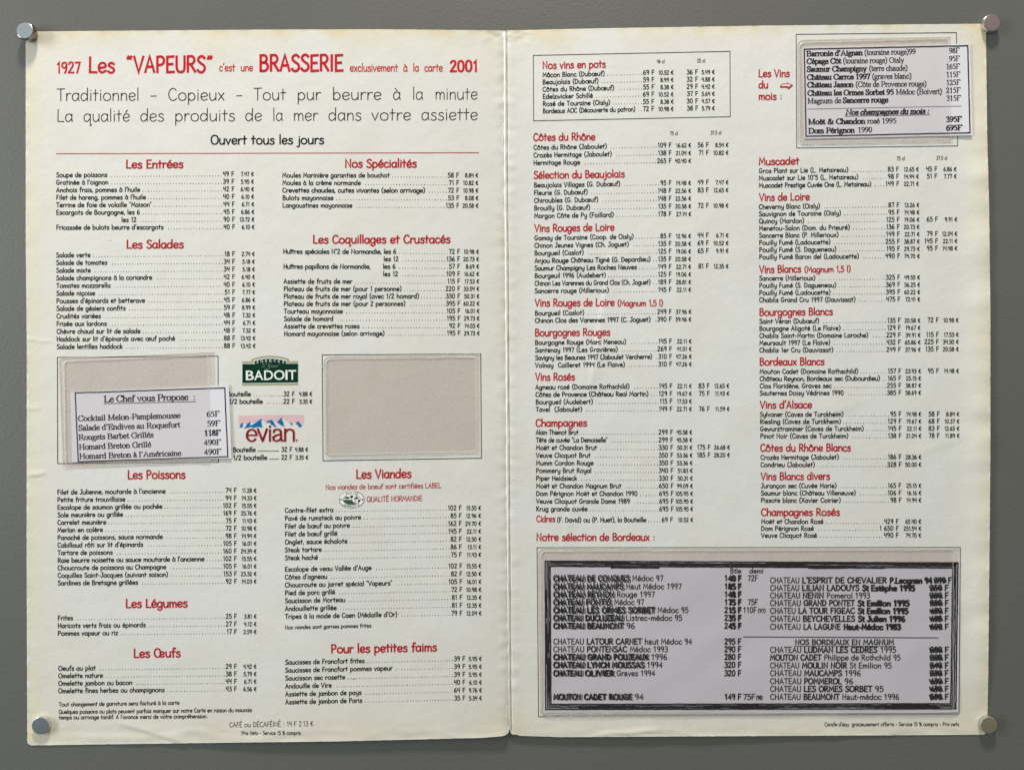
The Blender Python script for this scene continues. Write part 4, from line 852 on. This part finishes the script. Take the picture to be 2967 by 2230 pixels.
# ------------------------------------------------------------------ sheets: slips and plastic pockets
def quad_uv(c, s, t):
    (a, b_, c_, d) = c            # TL, TR, BR, BL
    return tuple((a[i] * (1 - s) + b_[i] * s) * (1 - t) + (d[i] * (1 - s) + c_[i] * s) * t for i in (0, 1))
def quad_inv(c, u, v):
    s = t = 0.5
    for _ in range(6):
        p = quad_uv(c, s, t); e = 1e-3
        pu = quad_uv(c, s + e, t); pv = quad_uv(c, s, t + e)
        a, b_ = (pu[0] - p[0]) / e, (pv[0] - p[0]) / e; d, f = (pu[1] - p[1]) / e, (pv[1] - p[1]) / e
        det = a * f - b_ * d; ru, rv = u - p[0], v - p[1]
        s += (ru * f - rv * b_) / det; t += (rv * a - ru * d) / det
    return s, t
def sheet(name, c, surf, material, origin, parent, step=9, radius=0, edge=0.0, offs=0.0, corners=(1, 1, 1, 1), thick=0.0):
    W = math.dist(c[0], c[1]); Hh = math.dist(c[0], c[3])
    nu, nv = max(4, int(W / step)), max(4, int(Hh / step))
    verts = []; faces = []
    for j in range(nv + 1):
        t = j / nv
        yy = t * Hh; dtop, dbot = yy, Hh - yy
        def inset(d, on):
            return radius - math.sqrt(max(0, radius ** 2 - (radius - d) ** 2)) if on and radius and d < radius else 0
        il = max(inset(dtop, corners[0]), inset(dbot, corners[3])) / W; ir = max(inset(dtop, corners[1]), inset(dbot, corners[2])) / W
        for i in range(nu + 1):
            s = il + (1 - il - ir) * i / nu
            u, v = quad_uv(c, s, t)
            verts.append(P(u, v, surf(u, v) + offs))
    n = nu + 1
    for j in range(nv):
        for i in range(nu): a = j * n + i; faces.append((a, a + n, a + n + 1, a + 1))
    if thick:
        ring = [i for i in range(n)] + [j * n + nu for j in range(1, nv + 1)] + [nv * n + i for i in range(nu - 1, -1, -1)] + [j * n for j in range(nv - 1, 0, -1)]
        base = len(verts)
        m_ = len(ring)
        for q in ring: verts.append(verts[q])
        for q in ring: x, y, z = verts[q]; verts.append((x, y + thick * S, z))
        for q in range(m_): faces.append((base + q, base + (q + 1) % m_, base + m_ + (q + 1) % m_, base + m_ + q))
    o = meshob(name, root_local(origin, verts), faces, material, parent, smooth=False)
    o.data.polygons.foreach_set("use_smooth", [i < nu * nv for i in range(len(faces))])
    return o

def slip_surf(c, lift, curl, seed):
    def f(u, v):
        s, t = quad_inv(c, u, v)
        return H(u, v) + lift + curl(s, t) + 0.35 * noise.noise(Vector((u / 60, v / 60, seed)))
    return f
C1 = [(204.1, 1134.9), (662.7, 1114.6), (670.7, 1327.3), (208.8, 1338.9)]
C2 = [(2324.8, 137.3), (2810.4, 127.2), (2817.2, 392.3), (2330.6, 402.5)]
C3 = [(1574.8, 1622.7), (2781.5, 1626.8), (2776.4, 2062), (1574.8, 2063.8)]
S1 = slip_surf(C1, 1.9, lambda s, t: 2.0 * max(0, s - 0.75) / 0.25 + 0.6 * t, 11)
S2 = slip_surf(C2, 1.9, lambda s, t: 2.4 * max(0, s - 0.8) / 0.2, 12)
S3 = slip_surf(C3, 1.9, lambda s, t: 0.9 * sm(t, 0.3, 1) + 1.6 * noise.noise(Vector((s * 7 + t * 3, t * 2.2, 4))) + 1.2, 13)

def slip(c, surf, label, material=None):
    material = material or SLIP
    mid = quad_uv(c, 0.5, 0.5)
    root = empty("paper_slip", P(*mid, surf(*mid)))
    tag(root, label, "slip", "paper slips in the menu's plastic pockets")
    sh = sheet("sheet", c, surf, material, root, root, step=8, thick=0.6)
    ORIGIN[root.name] = root; ORIGIN[sh.name] = root
    return root, sh
def densify(c, w, ink, m=0, wob=0.0):
    c = c + [c[0]]
    for a, b_ in zip(c, c[1:]):
        k_ = max(2, int(math.dist(a, b_) / 12))
        ink.line([(a[0] + (b_[0] - a[0]) * i / k_ + wob * random.uniform(-1, 1), a[1] + (b_[1] - a[1]) * i / k_ + wob * random.uniform(-1, 1)) for i in range(k_ + 1)], w, m)

# slip 1 (chef's suggestions)
r1, s1 = slip(C1, S1, "white slip headed Le Chef vous Propose, tilted half out of the lower left pocket", None)
k = Ink(); densify([(217.9, 1137.9), (650.8, 1123.5), (659.8, 1322.5), (226.6, 1337.0)], 3.2, k, wob=0.35); k.build("ink_border", [INK], s1, S1)
def ser(ink, txt, x0, y0, x1, y1, cap=15.2, bold=False, italic=0.0):
    ink.text(txt, x0, y0, x1, y1, cap=cap, font='ser', wt=0.25 if bold else 0.18, thin=0.14 if bold else 0.095, italic=italic, track=1, n=3)
k = Ink(); ser(k, "Le Chef vous Propose  :", 300.7, 1164.6, 566.9, 1157.6, 17.8); k.line([(300.7 + i * 26.6, 1169 - i * 0.62) for i in range(11)], 1.7); k.build("slip_title", [INK], s1, S1)
for i, (tx, xa, ya, xb, yb, pr, pa, pb) in enumerate((("Cocktail Melon-Pamplemousse", 225.8, 1219.2, 523.1, 1209.8, "65F", 599, 636.3), ("Salade d’Endives au Roquefort", 226.9, 1246.6, 522, 1236.9, "59F", 600, 637.5),
        ("Rougets Barbet Grillés", 227.6, 1274, 444.6, 1266, "118F", 591.8, 638.9), ("Homard Breton Grillé", 228.7, 1302, 438, 1294, "490F", 591.5, 640), ("Homard Breton à l’Américaine", 229.5, 1329, 525.3, 1319, "490F", 592, 641))):
    k = Ink(); ser(k, tx, xa, ya, xb, yb); yp = 1206.9 + (1316.3 - 1206.9) * i / 4
    ser(k, pr, pa, yp, pb, yp - 1.3, bold=(i == 2)); k.build("slip_line", [INK], s1, S1)

# slip 2 (wines of the month)
r2, s2 = slip(C2, S2, "lilac slip listing wines and champagnes of the month, in the top right pocket", None)
k = Ink(); densify([(2330.5, 142.9), (2804.0, 133.0), (2810.6, 385.0), (2335.6, 395.2)], 3.6, k, wob=0.3); k.build("ink_border", [INK], s2, S2)
WM = [([("Barronie d’Aignan", 2336.7, 2499.5, 1), ("(touraine rouge)99", 2504.6, 2653.4, 0)], 163.4, 156.7, 2653, "98F", 2750.4, 2780, 154.3),
      ([("Cépage Côt", 2337.4, 2437.4, 1), ("(touraine rouge) Oisly", 2442.5, 2619.5, 0)], 185.5, 181.4, 2619, "95F", 2750.4, 2781, 177.7),
      ([("Saumur Champigny", 2338, 2511.3, 1), ("(terre chaude)", 2518, 2630, 0)], 208.2, 204.5, 2630, "165F", 2741.6, 2781, 200.7),
      ([("Château Carros 1997", 2338.4, 2521.5, 1), ("(graves blanc)", 2527, 2641.5, 0)], 231.6, 227.6, 2641, "115F", 2741.6, 2782, 223.8),
      ([("Château Jasson", 2339, 2473, 1), ("(Côte de Provence rouge)", 2478.8, 2685, 0)], 253.6, 250, 2685, "125F", 2742, 2782.5, 246.9),
      ([("Château les Ormes Sorbet 95", 2339.8, 2590, 1), ("Médoc (Boivert)", 2595.8, 2729.7, 0)], 277.4, 272.3, 2729, "215F", 2741.6, 2783.4, 269.6),
      ([("Magnum de", 2340, 2437.4, 0), ("Sancerre rouge", 2441.8, 2573.7, 1)], 300.1, 296.4, 2573, "315F", 2742.3, 2784, 292.3),
      ([("Moët & Chandon", 2341.8, 2507, 1), ("rosé 1995", 2512.7, 2597.8, 0)], 360.5, 357, 2598, "395F", 2741.6, 2786.7, 353.3),
      ([("Dom Pérignon", 2342.5, 2476.4, 1), ("1990", 2485.6, 2527.3, 0)], 386.6, 383, 2527, "695F", 2742, 2787.7, 378)]
for segs, ya, yb, xe, pr, pa, pb, yp in WM:
    k = Ink(); x0 = segs[0][1]
    for tx, a, b_, bd in segs:
        f_ = lambda x: ya + (yb - ya) * (x - x0) / (xe - x0)
        ser(k, tx, a, f_(a), b_, f_(b_), 14.8, bool(bd))
    ser(k, pr, pa, yp, pb, yp - 0.8, 14.8, pr in ("395F", "695F")); k.build("slip_line", [INK], s2, S2)
k = Ink(); k.line([(2340 + i * 44.6, 316.4 - i * 0.88) for i in range(11)], 1.2)
ser(k, "Nos champagnes du mois :", 2449.3, 333.2, 2692, 329.2, 14.8, True, 0.22); k.line([(2449 + i * 24.6, 337.2 - i * 0.45) for i in range(11)], 1.5); k.build("slip_title", [INK], s2, S2)

# slip 3 (bordeaux list, photocopy gone over in black)
r3, s3 = slip(C3, S3, "wide grey-lilac photocopied list of clarets with smudged black frame, in the bottom right pocket", SLIP3)
k = Ink()
for q, w in ((0, 4.0), (5.2, 3.4), (9.8, 3.4), (14.4, 4.2)):
    densify([(1579.5 + q, 1624.8 + q), (2775.5 - q, 1629.8 + q), (2769.3 - q, 2052.0 - q), (1581.5 + q, 2053.8 - q)], w, k, wob=0.45)
def smear(xa, ya, xb, yb, w, n=1):
    for _ in range(n):
        L_ = math.dist((xa, ya), (xb, yb)); a = random.uniform(0, 0.85); b_ = min(1, a + random.uniform(0.05, 0.22)); kk = max(3, int((b_ - a) * L_ / 7))
        o = random.uniform(-w * 0.5, w * 0.5)
        k.line([(xa + (xb - xa) * (a + (b_ - a) * i / kk) + (o if xa == xb or abs(xb - xa) < 20 else 0) + random.uniform(-.6, .6),
                 ya + (yb - ya) * (a + (b_ - a) * i / kk) + (o if abs(xb - xa) > 20 else 0) + random.uniform(-.6, .6)) for i in range(kk + 1)], random.uniform(3.5, 6.5), 0)
smear(1585, 1632, 2770, 1637, 14, 20); smear(1600, 1641, 2700, 1645, 4, 9); smear(1587, 2046, 2765, 2045, 12, 16)
smear(1587, 1640, 1589, 2040, 11, 15); smear(2764, 1645, 2760, 2040, 10, 2)
k.build("ink_border", [INK], s3, S3)
YL = [1681.7, 1705.3, 1728.3, 1750.9, 1773.9, 1796.5, 1819.5, 1865, 1887.3, 1909.6, 1932.6, 1956.6, 2025.1]
TL_ = [("CHATEAU", "DE CONQUES", "Médoc 97", 1922.7, 7), ("CHATEAU", "MAUCAMPS", "Haut Médoc 1997", 1975.9, 7), ("CHATEAU", "REYNON", "Rouge 1997", 1898, 7), ("CHATEAU", "FONTIS", "Médoc 97", 1867, 7),
       ("CHATEAU", "LES ORMES SORBET", "Médoc 95", 1995.7, 5), ("CHATEAU", "DUCLUZEAU", "Listrec-médoc 95", 1977.6, 4), ("CHATEAU", "BEAUMONT", "96", 1840.5, 3), ("CHATEAU", "LATOUR CARNET", "haut Médoc 94", 2006, 0),
       ("CHATEAU", "PONTENSAC", "Médoc 1993", 1936.4, 0), ("CHATEAU", "GRAND POUJEAUX", "1996", 1934, 3), ("CHATEAU", "LYNCH MOUSSAS", "1994", 1921, 3), ("CHATEAU", "OLIVIER", "Graves 1994", 1899, 3), ("MOUTON", "CADET ROUGE", "94", 1865.5, 3)]
PL_ = ["140 F", "185 F", "148 F", "175 F", "215 F", "235 F", "245 F", "295 F", "290 F", "280 F", "320 F", "320 F", "149 F"]
def wid(t, bold=0):  # rough relative widths for fitting runs in one line
    return sum(0.36 if c in " .,'" else 0.3 if c in "ilj" else 0.86 if c in "MWm" else 0.72 if c.isupper() else 0.58 for c in t) + 0.3
def run(ink, parts, x0, y, x1, cap=15.6, ghost=0):
    tot = sum(wid(t) for t, b_ in parts) ; x = x0
    for i, (t, bd) in enumerate(parts):
        w = (x1 - x0) * wid(t) / tot; e = x + w - (6 if i < len(parts) - 1 else 0)
        sans(ink, t, x, y, e, y, cap, bold=0.028 if bd else 0.006)
        if ghost == -1 and i == 2: sans(ink, t, x + 1.4, y + 0.9, e + 2.2, y + 0.9, cap, bold=0.045)
        if ghost > 0 and (i < 2): sans(ink, t, x + 2.6, y + ghost * 0.6, e + 4.5, y + ghost * 0.6, cap * 0.96, bold=0.0)
        x += w
for i, (a, b_, c_, xe, gh) in enumerate(TL_):
    k = Ink(); run(k, [(a, gh > 0), (b_, True), (c_, False)], 1602.3, YL[i], xe, ghost=gh)
    k.build("slip_line", [INK], s3, S3); k = Ink()
    sans(k, PL_[i], 2098, YL[i], 2148.5, YL[i], 15.6, bold=0.03)
    if i < 7: sans(k, PL_[i][1:], 2112, YL[i] + 1.5, 2150, YL[i] + 1.5, 14.6, bold=0.02)
    for (row, tx, xa, xb) in ((0, "72F", 2165, 2197), (3, "75F", 2165, 2197), (4, "110F", 2152, 2193), (12, "75F", 2152, 2189)):
        if row == i: sans(k, tx, xa, YL[i], xb, YL[i], 15.6, bold=0.008)
    k.build("slip_price", [INK], s3, S3); k = Ink()
    if i == 4: sans(k, "(97)", 2195, YL[i], 2219.4, YL[i], 10.5, bold=0.025)
    if i == 12: sans(k, "(98)", 2190, YL[i], 2210.8, YL[i], 10.5, bold=0.035)
    k.build("vintage_note", [INK], s3, S3)
for tx, xa, xb in (("Btle", 2114.7, 2149), ("demi", 2170.2, 2212.6)): k = Ink(); sans(k, tx, xa, 1659.4, xb, 1659.4, 13.5, bold=0.01); k.build("column_title", [INK], s3, S3)
YR = [1560 + y / 2.9176 for y in (373, 437, 501, 565, 630, 697, 765, 960, 1025, 1092, 1157, 1225, 1290, 1357)]
TR_ = [("CHATEAU", "L’ESPRIT DE CHEVALIER", "P.Leognan 94", 2700, 2), ("CHATEAU", "LILIAN LADOUYS", "St Estèphe 1995", 2650, 2), ("CHATEAU", "NENIN", "Pomerol 1993", 2521.7, 1), ("CHATEAU", "GRAND PONTET", "St Emilion 1995", 2634, 2),
       ("CHATEU", "LA TOUR FIGEAC", "St Emilion 1995", 2630.7, 2), ("CHATEAU", "BEYCHEVELLES", "St Julien 1996", 2621.5, 2), ("CHATEAU", "LA LAGUNE", "Haut-Médoc 1983", 2609, 2), ("CHATEAU", "LUDMAN LES CEDRES", "1995", 2597.5, 0),
       ("MOUTON CADET", "", "Philippe de Rothchild 95", 2610, 0), ("CHATEAU", "MOULIN NOIR", "St Emilion 95", 2584.5, 0), ("CHATEAU", "MAUCAMPS", "1996", 2495, 0), ("CHATEAU", "POMMEROL", "96", 2473, 0),
       ("CHATEAU", "LES ORMES SORBET", "95", 2561, 0), ("CHATEAU", "BEAUMONT", "Haut-médoc 1996", 2606, 0)]
PR_ = ["399 F", "350 F", "380 F", "280 F", "480 F", "485 F", "600 F", "280 F", "285 F", "240 F", "330 F", "430 F", "430 F", "500 F"]
for i, (a, b_, c_, xe, gh) in enumerate(TR_):
    k = Ink(); y = YR[i]
    parts = [(a, i == 8), (b_, True), (c_, False)] if b_ else [(a, True), (c_, False)]
    run(k, parts, 2230.4, y, xe, ghost=-1 if gh == 2 else 0)
    k.build("slip_line", [INK], s3, S3); k = Ink()
    x0, x1 = (2706, 2758) if i == 0 else (2694, 2749)
    sans(k, PR_[i], x0, y, x1, y, 15.6, bold=0.03)
    zx = x0
    zg = [(x0 + (x1 - x0) * 0.66 * q / 9 + random.uniform(-1, 1), y - 7 + (5.5 if q % 2 else -5.0) + random.uniform(-1, 1)) for q in range(10)]
    k.line(zg, 4.4); k.line([(x0 + 2, y - 7), (x0 + 34, y - 7.4)], 6.0)
    k.build("slip_price", [INK], s3, S3)
k = Ink(); sans(k, "NOS BORDEAUX EN MAGNUM", 2302.7, 1866, 2591.3, 1866, 14, bold=0.02); k.line([(2302.7 + i * 28.9, 1870.6) for i in range(11)], 1.8)
k.line([(2154 + i * 37.6, 1843.8 + i * 0.2) for i in range(16)], 2.6); k.build("slip_title", [INK], s3, S3)

# pockets
def pocket(c_back, c_front, front_surf, radius, label):
    """thing glued to the card: backing film, front film (open along the right), welded seams"""
    back = sheet("plastic_pocket", c_back, lambda u, v: H(u, v) + 0.9, BACKFILM, menu, menu, step=12, radius=radius, corners=(1, 0, 0, 1))
    back["label"] = label
    ORIGIN[back.name] = menu
    sheet("front_film", c_front, front_surf, FILM, menu, back, step=8, radius=radius * 0.8, corners=(1, 0, 0, 1), thick=0.8)
    return back
def seam(parent, pts, w, hgt, surf, dash=None, name="welded_seam", material=None):
    verts = []; faces = []; prof = [(-0.5, 0), (-0.25, 0.85), (0.1, 1.0), (0.5, 0)]
    P2 = []
    for a, b_ in zip(pts, pts[1:]):
        k_ = max(1, int(math.dist(a, b_) / 3.2))
        for i in range(k_): P2.append((a[0] + (b_[0] - a[0]) * i / k_, a[1] + (b_[1] - a[1]) * i / k_))
    P2.append(pts[-1]); L_ = len(P2)
    for i, p in enumerate(P2):
        a = P2[max(0, i - 1)]; b_ = P2[min(L_ - 1, i + 1)]; ln = math.dist(a, b_) or 1; nx, ny = -(b_[1] - a[1]) / ln, (b_[0] - a[0]) / ln
        hh = hgt * (0.75 + 0.25 * math.sin(i * 2.1)) * (1 + 0.5 * noise.noise(Vector((i / 7, 1, w))))
        wob = 0.7 * noise.noise(Vector((i / 9, 4, w)))
        for q, z in prof:
            u, v = p[0] + nx * (q * w + wob), p[1] + ny * (q * w + wob)
            verts.append(P(u, v, surf(u, v) + 0.3 + z * hh))
    n = len(prof)
    for i in range(L_ - 1):
        for q in range(n - 1): a = i * n + q; faces.append((a, a + 1, a + n + 1, a + n))
    return meshob(name, root_local(menu, verts), faces, material or SEAM, parent, smooth=True)
def rounded(c, rad):   # open path TR -> TL -> BL -> BR with rounded left corners
    TL, TR, BR, BL = c
    def dirn(a, b_): l = math.dist(a, b_); return ((b_[0] - a[0]) / l, (b_[1] - a[1]) / l)
    out = [TR]
    for (a, p, b_) in ((TR, TL, BL), (TL, BL, BR)):
        d0 = dirn(p, a); d1 = dirn(p, b_)
        for i in range(6):
            t = i / 5 * math.pi / 2
            out.append((p[0] + rad * (d0[0] * (1 - math.sin(t)) + d1[0] * (1 - math.cos(t))), p[1] + rad * (d0[1] * (1 - math.sin(t)) + d1[1] * (1 - math.cos(t)))))
    return out + [BR]
# inner film heights: rise over the slip where one is inside
def film_surf(slip_c, slip_s, box):
    def f(u, v):
        s, t = quad_inv(box, u, v)
        e = min(s, t, 1 - t) * 8; e = min(1, max(0, e))
        h = H(u, v) + 1.6 + 1.3 * e
        if slip_c:
            a, b_ = quad_inv(slip_c, u, v)
            out = max(-a * 500, (a - 1) * 500, -b_ * 250, (b_ - 1) * 250)
            inside = 1 - sm(out, 2, 16)
            h = max(h, (slip_s(u, v) + 0.8) * inside + h * (1 - inside)) if inside > 0 else h
            if out < 2: h = slip_s(u, v) + 0.8
        return h
    return f
B1 = [(174, 1040), (600, 1024), (608, 1337), (183, 1353)]
F1 = [(186, 1047), (601, 1029), (609, 1335), (190, 1347)]
p1 = pocket([(170, 1038), (622, 1020), (630, 1337), (182, 1356)], F1, film_surf(C1, S1, F1), 10, "clear plastic pocket at lower left, its film rippled at the top")
B2 = [(937.5, 1033), (1390, 1026.5), (1390, 1312), (942, 1328)]
F2_ = [(945, 1040), (1377, 1034), (1380, 1308), (946, 1318)]
p2 = pocket(B2, F2_, film_surf(None, None, F2_), 16, "empty brownish plastic pocket at the middle right of the left page")
B3 = [(2310, 116), (2754, 107), (2762, 411), (2312, 419)]
F3 = [(2316, 124), (2747, 113), (2754.5, 404), (2318, 412)]
p3 = pocket(B3, F3, film_surf(C2, S2, F3), 18, "clear plastic pocket with rounded left corners at the top right")
B4 = [(1559, 1588), (2779, 1588), (2776, 2068), (1566, 2075)]
F4 = [(1566, 1596), (2762, 1592), (2762, 2062), (1571, 2068)]
p4 = pocket(B4, F4, film_surf(C3, S3, F4), 18, "wide clear plastic pocket across the bottom of the right page")
for pk, cB, cF, fs, rad in ((p1, [(170, 1038), (622, 1020), (630, 1337), (182, 1356)], F1, film_surf(C1, S1, F1), 10), (p2, B2, F2_, film_surf(None, None, F2_), 16),
                            (p3, B3, F3, film_surf(C2, S2, F3), 18), (p4, B4, F4, film_surf(C3, S3, F4), 18)):
    seam(pk, rounded(cB, rad), 2.6, 1.0, lambda u, v: H(u, v) + 0.9)
    seam(pk, rounded(cF, rad * 0.9), 3.4, 1.3, lambda u, v, fs=fs: fs(u, v) - 0.6)
    seam(pk, [cF[1], cF[2]], 1.8, 0.8, fs, name="opening_lip")

# ------------------------------------------------------------------ magnets
def lathe(name, prof, material, root, parent, n=40, poly=None):
    """prof: list of (radius, height) in grid units, about the root's axis (normal to the wall)"""
    verts = []; faces = []
    for r, h in prof:
        for i in range(n):
            a = 2 * math.pi * (i + 0.5) / n
            rr = r(a, h) if callable(r) else r
            verts.append((rr * S * math.cos(a), -h * S, rr * S * math.sin(a)))
    for j in range(len(prof) - 1):
        for i in range(n):
            a, b_ = j * n + i, j * n + (i + 1) % n; faces.append((a, b_, b_ + n, a + n))
    faces.append(tuple(range((len(prof) - 1) * n, len(prof) * n)))
    o = meshob(name, verts, faces, material, parent)
    o.data.polygons.foreach_set("use_smooth", [len(p.vertices) == 4 for p in o.data.polygons])
    o.data.set_sharp_from_angle(angle=R(28)) if hasattr(o.data, "set_sharp_from_angle") else None
    return o
def magnet(u, v, rad, hgt, label, cap, rings, body=None, name="round_magnet"):
    h0 = H(min(max(u, 80), 2855), min(max(v, 95), 2125)) + 0.3
    root = empty(name, P(u, v, h0)); tag(root, label, "magnet", "magnets holding the corners of the menu")
    body = body or CHROME; z = 0.0
    per = (hgt - 0.6) / rings
    for i in range(rings):
        lathe("magnet_disc", [(rad - 2.4, z), (rad - 0.9, z + 0.25), (rad, z + 1.0), (rad, z + per - 1.0), (rad - 0.9, z + per - 0.2), (rad - 2.4, z + per)], body, root, root)
        z += per
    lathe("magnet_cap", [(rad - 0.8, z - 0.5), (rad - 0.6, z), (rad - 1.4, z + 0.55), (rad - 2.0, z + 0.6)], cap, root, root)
    return root
magnet(2864.6 - 0.5, 73.5, 24.2, 15.5, "round magnet with brown-mauve reflection painted into its face at the top right corner of the menu", MAUVEREFL, 2)
magnet(124.0, 2096.5, 25.2, 11.5, "round magnet with blue-grey reflection painted into its face at the bottom left corner of the menu", SLATEREFL, 1)
magnet(2856.5, 2093, 24.0, 15.0, "round magnet with dull gold reflection painted into its face at the bottom right corner of the menu", GOLDREFL, 3)
# top left: a bolt-like magnet with a chamfered hexagonal head
root = empty("bolt_magnet", P(89.0, 101.5, 2.2))
tag(root, "bolt-shaped magnet with pale scuffed hexagonal head at the top left corner of the menu", "magnet", "magnets holding the corners of the menu")
lathe("bolt_foot", [(18.5, 0), (21, 0.8), (21.8, 2.0), (21.8, 7.0), (21, 8.0), (19.0, 8.5)], DARKREFL, root, root)
def hexr(rin, lim=99):
    return lambda a, h: min(lim, rin / math.cos(((a + R(14)) % (math.pi / 3)) - math.pi / 6))
lathe("bolt_head", [(19, 8.4), (hexr(22.8, 24.6), 9.2), (hexr(23.6), 11.0), (hexr(23.6), 23.4), (hexr(23.3, 24.2), 25.6), (22.4, 26.4)], DARKREFL, root, root, n=96)
lathe("bolt_face", [(23.0, 26.3), (22.3, 26.9)], STEEL, root, root, n=48)
